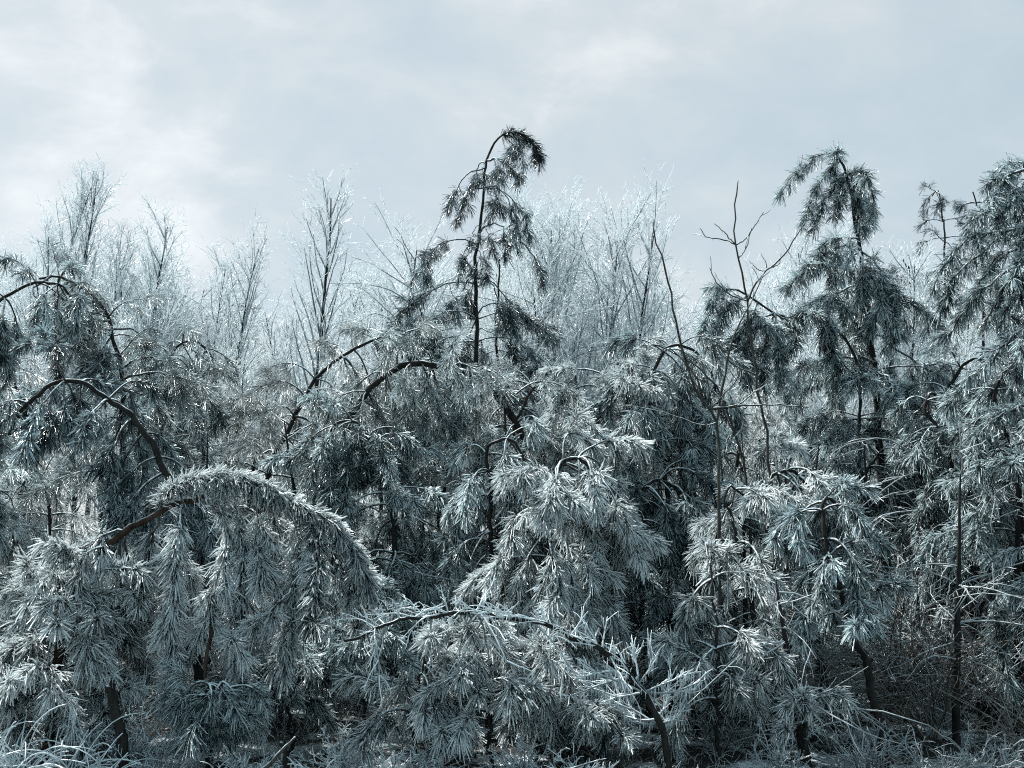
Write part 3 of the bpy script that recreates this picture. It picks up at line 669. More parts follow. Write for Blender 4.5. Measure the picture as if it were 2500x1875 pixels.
t.auto(0.5, 1.0, L=1.0, step=0.22, per=4, grav=2.6, slen=0.4); t.dead(0.05, 0.5, 1.0, 18)
t.done('tall_pine', "shaggy pine by the right edge, its boughs ending above the brown shrub in the corner", mat=M_NEEDLE)
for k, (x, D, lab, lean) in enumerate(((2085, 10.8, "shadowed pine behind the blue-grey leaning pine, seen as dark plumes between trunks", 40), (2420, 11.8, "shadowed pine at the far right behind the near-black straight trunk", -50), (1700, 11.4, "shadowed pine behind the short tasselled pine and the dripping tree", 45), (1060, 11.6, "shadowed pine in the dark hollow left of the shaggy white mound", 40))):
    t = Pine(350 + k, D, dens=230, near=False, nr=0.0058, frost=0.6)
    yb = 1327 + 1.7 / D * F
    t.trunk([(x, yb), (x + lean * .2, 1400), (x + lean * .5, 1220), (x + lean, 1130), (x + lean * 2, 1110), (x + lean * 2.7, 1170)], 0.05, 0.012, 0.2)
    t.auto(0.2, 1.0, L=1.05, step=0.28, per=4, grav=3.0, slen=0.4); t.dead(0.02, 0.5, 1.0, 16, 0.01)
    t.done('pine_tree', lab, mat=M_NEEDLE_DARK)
t = Pine(23, 10.0, dens=300, frost=0.68)
t.trunk([(1640, 1740), (1640, 1400), (1620, 1150), (1590, 1010), (1600, 900), (1630, 850), (1680, 850), (1730, 900), (1750, 960)], 0.045, 0.012, 0.2)
t.auto(0.35, 1.0, L=1.0, step=0.25, per=4, grav=3.0, slen=0.42)
t.done('bent_pine', "pine arching over to the right behind the bare saplings, at the thicket's skyline", mat=M_NEEDLE)
t = Pine(24, 9.6, dens=330, frost=0.62)
t.trunk([(1590, 1760), (1570, 1500), (1560, 1300), (1575, 1200), (1610, 1170), (1650, 1200), (1670, 1280)], 0.045, 0.012, 0.2)
t.auto(0.35, 1.0, L=0.95, step=0.2, per=4, grav=3.6, slen=0.42)
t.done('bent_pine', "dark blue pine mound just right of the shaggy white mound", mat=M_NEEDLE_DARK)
t = Pine(25, 10.0, dens=320, frost=0.8)
t.trunk([(960, 1745), (965, 1400), (940, 1150), (900, 1060), (860, 1030), (810, 1040), (780, 1100)], 0.05, 0.012, 0.2)
t.auto(0.35, 1.0, L=1.1, step=0.2, per=4, grav=3.2, slen=0.46)
t.done('bent_pine', "dark pine hooked left behind the big frosted arch, plumes hanging in deep shade", mat=M_NEEDLE)

# low frosted young pines under the fallen arch
lows = [([(1010, 1850), (1020, 1700), (1040, 1600)], 7.9, "low star-shaped frosted pine under the left end of the bowed dark trunk"),
        ([(1200, 1856), (1190, 1700), (1170, 1590), (1160, 1540)], 7.8, "bushy white young pine directly under the middle of the bowed dark trunk"),
        ([(1300, 1830), (1330, 1680), (1345, 1600)], 8.1, "small frosted pine under the right side of the bowed dark trunk"),
        ([(1440, 1850), (1425, 1760), (1420, 1690)], 7.9, "little frosted pine with spread rosettes left of the dripping bare tree"),
        ([(900, 1800), (880, 1620), (900, 1480), (930, 1440)], 8.8, "pale tufted pine between the big arch and the bowed dark trunk"),
        ([(510, 1858), (512, 1790), (508, 1700), (515, 1650), (540, 1662), (575, 1700)], 7.75, "small wilted seedling pine, its thin needles hung down like wet hair, at lower left"),
        ([(720, 1820), (700, 1700), (690, 1590)], 8.5, "frosted low pine under the right foot of the big arch"),
        ([(40, 1800), (60, 1650), (50, 1540), (20, 1500)], 8.9, "frosted low pine at the left edge under the big arch"),
        ([(1960, 1860), (1966, 1740), (1968, 1680)], 7.8, "tiny iced pine tuft like a star low in the dark at right"),
        ([(1700, 1800), (1690, 1640), (1680, 1560)], 8.7, "grey young pine behind the dripping bare tree")]
for k, (tp, D, lab) in enumerate(lows):
    sm = k == 8; wet = k == 5
    t = Pine(300 + k, D, dens=430 if not sm else 200, nl=0.115, nr=0.0046 if not wet else 0.0036, frost=0.95 if k not in (5, 9, 6) else 0.8)
    t.trunk(tp, 0.022, 0.008, 0.03, 6)
    t.auto(0.45, 1.0, L=0.16 if sm else 0.34 if wet else 0.5, step=0.12 if not sm else 0.2, per=4, grav=3.0 if not wet else 8, slen=0.12 if sm else 0.3, elev=0.5, tipL=0.25, bare=0.15)
    t.done('young_pine', lab, mat=M_NEEDLE_BRIGHT if k not in (5, 9, 6, 4) else M_NEEDLE)

# rows of pines filling the wood behind
rng = random.Random(77)
fills = []
for row, (D, ys, xs) in enumerate(((12.6, 960, range(-40, 2600, 200)), (14.6, 930, range(-120, 2650, 230)))):
    for x in xs:
        xx = x + rng.uniform(-50, 50)
        fills.append((xx, D + rng.uniform(-0.7, 0.7), ys + rng.uniform(-60, 190) + (90 if 600 < xx < 800 else 0), rng.choice((-1, 1))))
fills.sort(key=lambda f: (round(f[1] / 13.6), f[0]))
ords = ["first", "second", "third", "fourth", "fifth", "sixth", "seventh", "eighth", "ninth", "tenth", "eleventh", "twelfth", "thirteenth", "fourteenth", "fifteenth"]
cnt = [0, 0]
for k, (x, D, ya, sg) in enumerate(sorted(fills, key=lambda f: (f[1] > 13.6, f[0]))):
    rowi = int(D > 13.6); o_ = ords[min(14, cnt[rowi])]; cnt[rowi] += 1
    yb = 1327 + 1.7 / D * F
    t = Pine(500 + k, D, dens=200, nl=0.12, nr=0.0062, near=False, frost=rng.uniform(0.8, 1.1))
    lean = rng.uniform(20, 70) * sg
    t.trunk([(x, yb), (x + lean * 0.3, (yb + ya) / 2 + 60), (x + lean * 0.5, ya + 90), (x + lean * 0.9, ya + 20), (x + lean * 1.5, ya), (x + lean * 2.1, ya + 40), (x + lean * 2.4, ya + 110)], 0.05, 0.012, 0.25, 7)
    t.auto(0.25, 1.0, L=1.15, step=0.36, per=4, grav=2.8, slen=0.42)
    t.dead(0.05, 0.35, 0.9, 8)
    t.done('pine_tree', "iced pine bent to the %s, %s from the left in the %s back row" % ("right" if sg > 0 else "left", o_, ("nearer", "farther")[rowi]),
           group="iced pines in the rows behind", mat=rng.choice((M_NEEDLE, M_NEEDLE_BRIGHT, M_NEEDLE_BRIGHT)))

# ------------------------------------------------------------------ bare trees glazed with ice
def bare_tree(seed, H, r, spread, n1, n2, n3, lean=0.0, broom=False, droop=0.0, thick=1.0, low=0.25):
    rng = random.Random(seed); tr = Geo(); br = Geo(); tw = Geo()
    L = H; p = [Vector((0, 0, -0.1))]; d = Vector((lean, 0, 1)); K = 16
    for i in range(K):
        d = (d + Vector((rng.gauss(0, 0.035), rng.gauss(0, 0.035), 0.05))).normalized(); p.append(p[-1] + d * (H / K))
    tr.tube(p, r * 0.95, r * 0.14, 7, 0.8)
    for i in range(n1):
        f = low + (0.97 - low) * (i + rng.random()) / n1; j = min(K - 1, int(f * K)); c = p[j].lerp(p[j + 1], f * K - j)
        az = i * 2.4 + rng.gauss(0, 0.3); u = spread * rng.uniform(0.7, 1.3)
        d1 = Vector((math.cos(az) * u, math.sin(az) * u, 1.0))
        l1 = H * (0.46 if broom else 0.33) * (1 - (0.72 if broom else 0.85) * f) * rng.uniform(0.7, 1.25) + 0.25
        a = grow(rng, c, d1, l1, 8, -0.5 + droop, 0.06); rr = r * 0.42 * (1 - 0.6 * f) * thick
        br.tube(a, max(rr, 0.009), 0.005, 5)
        for q in range(n2):
            g = 0.18 + 0.8 * (q + rng.random()) / n2; jj = min(7, int(g * 8)); T = (a[jj + 1] - a[jj]).normalized()
            rv = Vector((rng.gauss(0, 1), rng.gauss(0, 1), rng.gauss(0, 0.6)))
            l2 = l1 * 0.42 * (1.1 - 0.5 * g) * rng.uniform(0.6, 1.3) + 0.12
            b = grow(rng, a[jj], T + rv.normalized() * rng.uniform(0.5, 0.95) + Vector((0, 0, 0.25)), l2, 5, droop, 0.08)
            tw.tube(b, 0.007 * thick, 0.0048 * thick, 3)
            for w in range(n3):
                h = rng.randint(1, 5); T2 = (b[h] - b[h - 1]).normalized()
                rv = Vector((rng.gauss(0, 1), rng.gauss(0, 1), rng.gauss(0, 1)))
                tw.tube(grow(rng, b[h], T2 + rv.normalized() * 0.8, rng.uniform(0.08, 0.26) * (1 + H * 0.03), 3, droop * 1.5, 0.12), 0.0055 * thick, 0.0042 * thick, 3)
    return tr, br, tw
def bare_thing(name, seed, loc, label, group=None, tmat=None, **k):
    tr, br, tw = bare_tree(seed, **k)
    e = empty(name, loc, label, 'bare tree', group)
    tr.build('trunk', tmat or M_BARK, e); br.build('branches', M_ICEBR, e); tw.build('twigs', M_ICETWIG, e)
    return e
def side(x): return "left" if x < 830 else "middle" if x < 1670 else "right"
def copy_tree(o, loc, rz, sc, label, group=None):
    c = o.copy(); COL.objects.link(c)
    if group: c['group'] = group
    c.location = loc; c.rotation_euler = (0, 0, rz); c.scale = sc; c['label'] = label
    for ch in list(o.children):
        h = ch.copy(); COL.objects.link(h); h.parent = c
    return c
def gp(x, D):
    q = P(x, 1300, D); return Vector((q.x, D, gz(q.x, D)))
def topH(y, D): return P(1250, y, D).z

# named bare trees against the sky: (photo x, top y, depth, seed, label, params)
bt = [(770, 440, 16, 11, "bare upright tree with a straight dark trunk, alone against the sky left of centre", dict(spread=0.42, n1=30, n2=6, n3=3, r=0.08, low=0.38)),
      (92, 385, 21, 12, "leftmost of the tall bare spires at the left edge, with short side twigs", dict(spread=0.35, n1=34, n2=7, n3=4, r=0.07, low=0.3)),
      (138, 395, 21.6, 13, "tall bare spire second from the left edge, branches held close to its stem", dict(spread=0.4, n1=30, n2=7, n3=4, r=0.07, low=0.3)),
      (178, 440, 22, 14, "third tall bare spire from the left edge", dict(spread=0.45, n1=30, n2=7, n3=4, r=0.07, low=0.3)),
      (30, 560, 20, 15, "lower glazed tree at the far left edge beside the tall spires", dict(spread=0.6, n1=28, n2=7, n3=4, r=0.06, low=0.3)),
      (255, 575, 20, 16, "rounded glazed tree between the tall spires and the twin-topped tree", dict(spread=0.5, n1=28, n2=8, n3=4, r=0.06, low=0.3)),
      (300, 575, 22, 17, "narrow glazed tree right of the tall spires, below their tops", dict(spread=0.4, n1=28, n2=8, n3=4, r=0.06, low=0.3)),
      (368, 515, 20, 18, "twin-topped glazed tree with a darker core left of the gap in the skyline", dict(spread=0.48, n1=34, n2=8, n3=4, r=0.08, low=0.3)),
      (395, 575, 21, 19, "slender glazed tree close behind the twin-topped tree", dict(spread=0.42, n1=28, n2=8, n3=4, r=0.06, low=0.3)),
      (480, 620, 21, 20, "small glazed tree at the left slope of the skyline dip", dict(spread=0.5, n1=26, n2=8, n3=4, r=0.06, low=0.3)),
      (535, 565, 20, 21, "broom-shaped glazed tree left of the skyline dip", dict(spread=0.42, n1=28, n2=8, n3=4, r=0.06, low=0.3)),
      (920, 545, 19, 22, "spreading glazed tree with whip-like bowed branches between the dark upright tree and the tallest pine", dict(spread=1.15, n1=34, n2=8, n3=4, r=0.08, low=0.3, broom=True, droop=0.9)),
      (985, 560, 20, 23, "glazed tree with long curved shoots just left of the tallest pine", dict(spread=0.8, n1=34, n2=8, n3=4, r=0.07, low=0.3, broom=True, droop=0.5)),
      (1335, 440, 18.5, 24, "tall broom-shaped glazed tree just right of the tallest pine", dict(spread=0.6, n1=44, n2=10, n3=6, r=0.08, low=0.25, broom=True, droop=0.25)),
      (1465, 480, 18.8, 25, "bushy fan-shaped glazed tree second right of the tallest pine", dict(spread=0.85, n1=46, n2=10, n3=6, r=0.08, low=0.2, broom=True, droop=0.35)),
      (1530, 505, 19.4, 26, "narrow glazed tree on the right flank of the fan-shaped one", dict(spread=0.55, n1=26, n2=8, n3=5, r=0.08, low=0.25, broom=True)),
      (1270, 560, 19.5, 27, "glazed tree half hidden behind the tallest pine's right side", dict(spread=0.6, n1=34, n2=9, n3=4, r=0.07, low=0.3, broom=True)),
      (2010, 520, 20, 28, "glazed upright tree behind the palm-like pine's left side", dict(spread=0.42, n1=32, n2=8, n3=4, r=0.07, low=0.3)),
      (2165, 520, 21, 29, "glazed spire right of the palm-like pine", dict(spread=0.35, n1=30, n2=7, n3=4, r=0.07, low=0.3)),
      (2215, 600, 20, 30, "lower glazed tree in front of the small distant pines at right", dict(spread=0.55, n1=32, n2=8, n3=4, r=0.07, low=0.3)),
      (1620, 650, 20, 31, "short glazed tree in the gap left of the bare saplings", dict(spread=0.45, n1=28, n2=8, n3=4, r=0.06, low=0.3)),
      (1900, 640, 21, 32, "glazed tree filling the gap right of the bare saplings", dict(spread=0.5, n1=28, n2=8, n3=4, r=0.06, low=0.3))]
protos = []
for (x, y, D, sd_, lab, pr) in bt:
    loc = gp(x, D); H = (topH(y, D) - loc.z) * (0.93 if pr.get('broom') else 0.975)
    protos.append((bare_thing('bare_tree', sd_, loc, lab, "glazed bare trees behind the pines", H=H, **pr), H))
fillp = [p for p in protos if True]
rng = random.Random(5)
def sky_y(x):
    """height of the twig skyline over the photograph"""
    pts = [(-200, 600), (0, 600), (200, 590), (420, 640), (560, 700), (650, 730), (780, 700), (900, 640), (1100, 620), (1350, 560), (1550, 620), (1640, 690), (1780, 720), (1900, 690), (2100, 620), (2300, 640), (2700, 600)]
    for (a, b), (c, d) in zip(pts, pts[1:]):
        if a <= x <= c: return b + (d - b) * (x - a) / (c - a)
    return 620
k = 0
for rn, D, n, dy in zip(("nearest", "second", "third", "fourth", "farthest"), *zip(*((17.2, 18, 190), (19.5, 22, 120), (23, 30, 70), (28, 34, 45), (34, 40, 35)))):
    for i in range(n):
        x = -150 + 2800 * (i + rng.random()) / n
        o, H0 = rng.choice(fillp)
        loc = gp(x, D + rng.uniform(-0.9, 0.9)); H = topH(sky_y(x) + dy + rng.uniform(0, 70), loc.y) - loc.z
        s = H / H0; w = max(0.75, s) * rng.uniform(0.95, 1.3)
        copy_tree(o, loc, rng.uniform(0, 6.28), (w, w, s), "pale glazed bare tree in the %s row of the twig thicket, %s third" % (rn, side(x)), "glazed bare trees, %s row, %s third" % (rn, side(x)))
        k += 1

# ------------------------------------------------------------------ the two bare saplings at right, drawn stem by stem
def sapling(name, label, D, stem, r0, branches, seed, mat=None):
    rng = random.Random(seed); tr = Geo(); br = Geo(); tw = Geo(); ic = Geo()
    w = [P(x, y, D + 0.1 * math.sin(i * 0.7)) for i, (x, y) in enumerate(stem)]
    w[0].z = gz(w[0].x, w[0].y) - 0.1; base = Vector((w[0].x, w[0].y, gz(w[0].x, w[0].y)))
    p = catmull(w, 40); 
    for i in range(1, 40): p[i] += Vector((rng.gauss(0, .006), rng.gauss(0, .006), rng.gauss(0, .004)))
    tr.tube(p, r0 * 1.15, 0.006, 8, 0.8)
    for b, r in branches:
        de = rng.uniform(-0.3, 0.3); m = len(b)
        w = [P(x, y, D + de * i / m) for i, (x, y) in enumerate(b)]
        bp = min(p, key=lambda q: (q - w[0]).length)
        if (bp - w[0]).length < 0.2: w[0] = bp
        q = catmull(w, 14)
        for i in range(1, 14): q[i] += Vector((rng.gauss(0, .003), rng.gauss(0, .003), rng.gauss(0, .003)))
        br.tube(q, r * 1.2, r * 0.45, 6)
        for _ in range(int(plen(q) * 3)):
            j = rng.randint(3, 12); T = (q[j + 1] - q[j]).normalized()
            e = grow(rng, q[j], T + Vector((rng.gauss(0, .7), rng.gauss(0, .7), rng.uniform(0, .6))), rng.uniform(0.04, 0.22), 4, 0.5, 0.12)
            tw.tube(e, 0.005, 0.0035, 4)
        for _ in range(int(plen(q) * 9)):
            j = rng.randint(1, 12); c = q[j].lerp(q[j + 1], rng.random())
            ic.tube([c, c - Vector((0, 0, rng.uniform(0.01, 0.045)))], 0.003, 0.0008, 4)
    e = empty(name, base, label, 'bare sapling')
    tr.build('stem', mat or M_STEM, e, base); br.build('branches', mat or M_STEM, e, base); tw.build('twigs', M_ICETWIG_GREY, e, base)
    o = ic.build('icicles', M_ICEWHITE, e, base)
    return e
sapling('bare_sapling', "bare forked sapling with candelabra branches reaching into the sky at right", 8.9,
        [(1893, 1800), (1885, 1300), (1871, 1053), (1851, 966), (1841, 879), (1825, 761), (1810, 659), (1795, 602), (1792, 530), (1804, 441)], 0.020,
        [(Z6([(385, 582), (340, 560), (290, 552), (240, 540), (212, 500)]), 0.007), (Z6([(358, 570), (320, 515), (280, 482)]), 0.006),
         (Z6([(385, 600), (430, 550), (480, 480), (515, 425)]), 0.007), (Z6([(400, 680), (430, 600), (460, 500)]), 0.005),
         (Z6([(432, 850), (470, 780), (520, 710), (580, 665), (640, 590), (712, 475)]), 0.009), (Z6([(525, 705), (490, 700), (450, 660)]), 0.005), (Z6([(535, 695), (520, 650), (498, 618)]), 0.004), (Z6([(560, 690), (590, 670), (600, 620)]), 0.004),
         (Z6([(428, 880), (380, 830), (300, 770), (258, 690)]), 0.008), (Z6([(425, 820), (330, 780), (280, 710)]), 0.004), (Z6([(470, 1220), (370, 1150), (300, 1060), (270, 1030)]), 0.007), (Z6([(480, 1300), (540, 1220), (600, 1180)]), 0.005)], 41)
sapling('bare_sapling', "bare leaning sapling, a long curved whip rising left of the forked one", 8.6,
        [(1752, 1810), (1756, 1400), (1754, 1145), (1749, 1030), (1708, 970), (1677, 889), (1651, 792), (1631, 684), (1604, 590), (1591, 540)], 0.022,
        [(Z6([(292, 1400), (340, 1150), (375, 1010), (430, 900), (470, 830), (520, 710)]), 0.010), (Z6([(292, 1395), (330, 1290), (390, 1220), (400, 1180)]), 0.007),
         (Z6([(300, 1390), (400, 1340), (480, 1275), (560, 1240)]), 0.008), (Z6([(230, 1310), (190, 1200), (60, 1070), (-60, 1060)]), 0.008),
         (Z6([(300, 1390), (440, 1345), (600, 1345), (730, 1355)]), 0.009), (Z6([(280, 1360), (240, 1200), (180, 1100)]), 0.006), (Z6([(290, 1440), (220, 1440), (0, 1370), (-200, 1340)]), 0.006)], 42)
sapling('bare_sapling', "thin dark bare stem curving behind the whip-like sapling down into the thicket", 9.3,
        [(1850, 1780), (1838, 1420), (1820, 1170), (1795, 1060), (1770, 985), (1720, 910), (1660, 870), (1590, 840)], 0.018,
        [(Z6([(460, 1640), (400, 1380), (410, 1340)]), 0.006), (Z3([(460, 270), (390, 170), (330, 40), (300, 0)]), 0.010)], 43)

# ------------------------------------------------------------------ bowed dark trunk with dripping twigs, lower centre
def twig_fan(rng, br, tw, ic, p, d, L, r, depth, grav=0.0):
    q = grow(rng, p, d, L, 7, grav, 0.10)
    (br if r > 0.0075 else tw).tube(q, r, r * 0.5, 5)
    for _ in range(int(L * 20)):
        j = rng.randint(1, 6); c = q[j].lerp(q[j + 1], rng.random())
        ic.tube([c, c - Vector((0, 0, rng.uniform(0.015, 0.06)))], 0.004, 0.001, 4)
    if depth > 0:
        for _ in range(rng.randint(3, 5)):
            j = rng.randint(2, 7); T = (q[j] - q[j - 1]).normalized()
            e = Vector((rng.gauss(0, .6), rng.gauss(0, .6), rng.uniform(-0.1, 0.7)))
            twig_fan(rng, br, tw, ic, q[j], T + e, L * rng.uniform(0.35, 0.6), r * 0.65, depth - 1, grav)
def bowed():
    D = 7.5; rng = random.Random(9); tr = Geo(); br = Geo(); tw = Geo(); ic = Geo(); nd = Geo()
    t = Pine(91, D, dens=260, nl=0.11, nr=0.005, frost=1.0)
    t.trunk([(1640, 1890), (1625, 1830), (1607, 1760), (1580, 1700), (1545, 1655), (1500, 1612), (1450, 1578), (1400, 1552), (1350, 1532), (1290, 1516), (1230, 1505), (1150, 1498), (1070, 1500), (1000, 1512), (930, 1532), (870, 1552), (840, 1562)], 0.031, 0.011, 0.05, 10)
    tr = t.tr; path = t.path
    for i in range(46):                                # short glazed twigs along the top of the arch
        j = rng.randint(24, 84); T = (path[j + 1] - path[j]).normalized()
        twig_fan(rng, br, tw, ic, path[j], Vector((rng.gauss(0, 0.5), rng.gauss(0, 0.6), rng.uniform(0.1, 0.9))) + T * 0.6, rng.uniform(0.12, 0.3), 0.006, 1, 2.5)
    for i in range(10):                                # hanging ones
        j = rng.randint(28, 84)
        twig_fan(rng, br, tw, ic, path[j], Vector((rng.gauss(0, 0.6), rng.gauss(0, 0.5), -0.6)), rng.uniform(0.3, 0.6), 0.009, 1, 1.5)
    # candelabra of upturned iced shoots on the lower trunk
    for (x0, y0, x1, y1, x2, y2) in ((1605, 1770, 1540, 1760, 1490, 1700), (1605, 1770, 1550, 1735, 1478, 1710), (1600, 1760, 1530, 1745, 1500, 1660), (1606, 1770, 1650, 1750, 1675, 1700), (1606, 1768, 1640, 1760, 1668, 1722), (1600, 1755, 1625, 1720, 1640, 1650),
                                     (1570, 1690, 1510, 1700, 1450, 1680), (1570, 1690, 1500, 1660, 1440, 1640), (1575, 1690, 1640, 1690, 1720, 1660), (1575, 1690, 1620, 1670, 1700, 1640), (1560, 1660, 1550, 1600, 1540, 1570), (1560, 1670, 1590, 1620, 1580, 1560), (1540, 1650, 1480, 1640, 1400, 1660), (1540, 1650, 1470, 1670, 1390, 1700)):
        de = rng.uniform(-0.35, 0.35)
        q = catmull([P(x0, y0, D), P(x1, y1, D + de * 0.6), P(x2, y2, D + de)], 10)
        bp = min(path, key=lambda s: (s - q[0]).length); q[0] = bp
        br.tube(q, 0.010, 0.005, 5)
        for k_ in range(10):
            j = rng.randint(2, 9); T = (q[j] - q[j - 1]).normalized()
            twig_fan(rng, br, tw, ic, q[j], T + Vector((rng.gauss(0, .5), rng.gauss(0, .5), rng.uniform(0.1, 0.8))), rng.uniform(0.07, 0.16), 0.005, 1 if k_ < 3 else 0, 1.5)
        for _ in range(16):
            j = rng.randint(1, 8); c = q[j].lerp(q[j + 1], rng.random())
            ic.tube([c, c - Vector((0, 0, rng.uniform(0.02, 0.07)))], 0.0045, 0.001, 4)
    e = empty('bowed_tree', t.base, "leafless dark trunk bowed in a low arch in the foreground, with dripping upturned twigs", 'bent tree')
    tr.build('trunk', M_BARK, e, t.base); br.build('branches', M_ICEBR, e, t.base); tw.build('twigs', M_ICEWHITE, e, t.base); ic.build('icicles', M_ICEWHITE, e, t.base)
bowed()

# ------------------------------------------------------------------ undergrowth
def shrub(seed, H, W_, stems, subs, r=0.006, grav=0.8, third=2):
    rng = random.Random(seed); br = Geo(); tw = Geo()
    for i in range(stems):
        az = rng.random() * 6.283; u = rng.uniform(0.1, 1.0) * W_
        a = grow(rng, Vector((rng.gauss(0, .015), rng.gauss(0, .015), -0.04)), Vector((math.cos(az) * u, math.sin(az) * u, 1)), H * rng.uniform(0.5, 1.2), 9, grav, 0.11)
        br.tube(a, r, r * 0.5, 4)
        for q in range(subs):
            j = rng.randint(2, 9); T = (a[j] - a[j - 1]).normalized()
            b = grow(rng, a[j], T + Vector((rng.gauss(0, .6), rng.gauss(0, .6), rng.gauss(0.1, .5))), H * rng.uniform(0.12, 0.36), 4, grav, 0.15)
            tw.tube(b, r * 0.7, r * 0.45, 3)
            for w in range(third):
                h = rng.randint(1, 4); T2 = (b[h] - b[h - 1]).normalized()
                tw.tube(grow(rng, b[h], T2 + Vector((rng.gauss(0, .7), rng.gauss(0, .7), rng.gauss(0, .6))), H * rng.uniform(0.04, 0.13), 3, grav, 0.15), r * 0.6, r * 0.4, 3)
    return br, tw
def shrub_thing(name, seed, loc, label, group, bm, tm, **k):
    br, tw = shrub(seed, **k); e = empty(name, loc, label, 'shrub', group)
    br.build('stems', bm, e); tw.build('twigs', tm, e); return e
rng = random.Random(31)
named = [(700, 7.3, dict(H=0.24, W_=1.8, stems=26, subs=9), "lacy iced weeds beside the small split stump at the bottom", M_ICETWIG_GREY, M_ICETWIG),
         (1400, 7.35, dict(H=0.3, W_=1.8, stems=26, subs=9), "lacy iced weeds just left of the bowed trunk's foot", M_ICETWIG_GREY, M_ICETWIG),
         (1880, 7.5, dict(H=0.3, W_=1.8, stems=24, subs=9), "low iced weeds at the foot of the pale grey trunk stub", M_ICETWIG_GREY, M_ICETWIG_GREY),
         (960, 7.3, dict(H=0.26, W_=1.8, stems=24, subs=9), "sprawling iced weeds at the bottom between two low shrubs left of centre", M_ICETWIG_GREY, M_ICETWIG),
         (330, 8.0, dict(H=0.75, W_=1.3, stems=22, subs=9), "white frosted bramble sprawling around the dark stump at lower left", M_ICETWIG_GREY, M_ICEWHITE),
         (430, 7.8, dict(H=0.5, W_=1.5, stems=22, subs=9), "bright tangle of iced twigs right of the dark stump", M_ICETWIG_GREY, M_ICEWHITE),
         (170, 8.2, dict(H=0.7, W_=1.3, stems=20, subs=8), "frosted bramble left of the dark stump behind the arching grass", M_ICETWIG_GREY, M_ICETWIG),
         (620, 7.6, dict(H=0.32, W_=1.6, stems=26, subs=9), "low lacy iced shrub at the bottom below the wilted seedling pine", M_ICETWIG_GREY, M_ICETWIG),
         (850, 7.7, dict(H=0.34, W_=1.6, stems=26, subs=9), "low lacy iced shrub at the bottom under the big arch's right end", M_ICETWIG_GREY, M_ICETWIG),
         (1050, 7.6, dict(H=0.28, W_=1.6, stems=24, subs=9), "low iced shrub at the bottom edge left of centre", M_ICETWIG_GREY, M_ICETWIG),
         (1280, 7.7, dict(H=0.35, W_=1.5, stems=24, subs=9), "low iced shrub at the bottom edge in the middle", M_ICETWIG_GREY, M_ICETWIG),
         (1500, 7.8, dict(H=0.3, W_=1.5, stems=16, subs=7), "thin brownish shrub by the foot of the bowed trunk", M_DRYTWIG, M_DRYTWIG),
         (1740, 8.2, dict(H=0.5, W_=0.9, stems=16, subs=7), "upright brown-grey shrub right of the bowed trunk's foot", M_DRYTWIG, M_ICETWIG_GREY),
         (2230, 7.7, dict(H=0.42, W_=1.6, stems=18, subs=8), "broad frosted bramble heap at lower right", M_ICETWIG_GREY, M_ICETWIG_GREY),
         (2360, 7.6, dict(H=0.5, W_=1.5, stems=18, subs=8), "frosted bramble heap near the right bottom corner with paler tips", M_ICETWIG_GREY, M_ICETWIG_GREY),
         (2490, 7.9, dict(H=0.8, W_=0.9, stems=16, subs=8), "tall brown frosted shrub in the bottom right corner", M_DRYTWIG, M_DRYTWIG),
         (2080, 7.9, dict(H=0.45, W_=1.4, stems=22, subs=8), "dim frosted shrub left of the broad bramble heap", M_ICETWIG_GREY, M_ICETWIG_GREY),
         (120, 9.0, dict(H=1.2, W_=0.9, stems=30, subs=10), "brown dead bush hung with ice at the left under the big arch", M_DRYTWIG, M_DRYTWIG),
         (240, 8.7, dict(H=1.2, W_=0.9, stems=26, subs=10), "brown thicket of dead stems behind the dark stump", M_DRYTWIG, M_DRYTWIG)]
for k, (x, D, pr, lab, bm, tm) in enumerate(named):
    shrub_thing('frosted_shrub', 700 + k, gp(x, D), lab, None, bm, tm, **pr)
sp = [shrub_thing('thicket_shrub', 800 + k, gp(x, D), "thin dark iced shrub in the near shade under the pines, %s third" % side(x), "near shaded shrubs, %s third" % side(x), bm, tm, **pr)
      for k, (x, D, pr, bm, tm) in enumerate(((1900, 9.4, dict(H=1.5, W_=0.6, stems=14, subs=8), M_DRYTWIG, M_ICETWIG_GREY), (2250, 9.8, dict(H=1.7, W_=0.5, stems=14, subs=8), M_DRYTWIG, M_DRYTWIG),
                                             (700, 10, dict(H=1.4, W_=0.7, stems=20, subs=10), M_ICETWIG_GREY, M_ICETWIG_GREY), (1500, 10, dict(H=1.3, W_=0.8, stems=20, subs=10), M_DRYTWIG, M_DRYTWIG)))]
for i in range(70):
    D = rng.choice((9.2, 10.2, 11.2, 12.4, 14, 16)) + rng.uniform(-0.5, 0.5)
    x = rng.uniform(-80, 2580) if i < 44 else rng.uniform(1650, 2560)
    s = rng.uniform(0.7, 1.25)
    copy_tree(rng.choice(sp), gp(x, D), rng.uniform(0, 6.28), (s, s, s * rng.uniform(0.8, 1.2)), "thin dark iced shrub in the %s shade under the pines, %s third" % ("near" if D < 11 else "deep", side(x)), "%s shaded shrubs, %s third" % ("near" if D < 11 else "deep", side(x)))

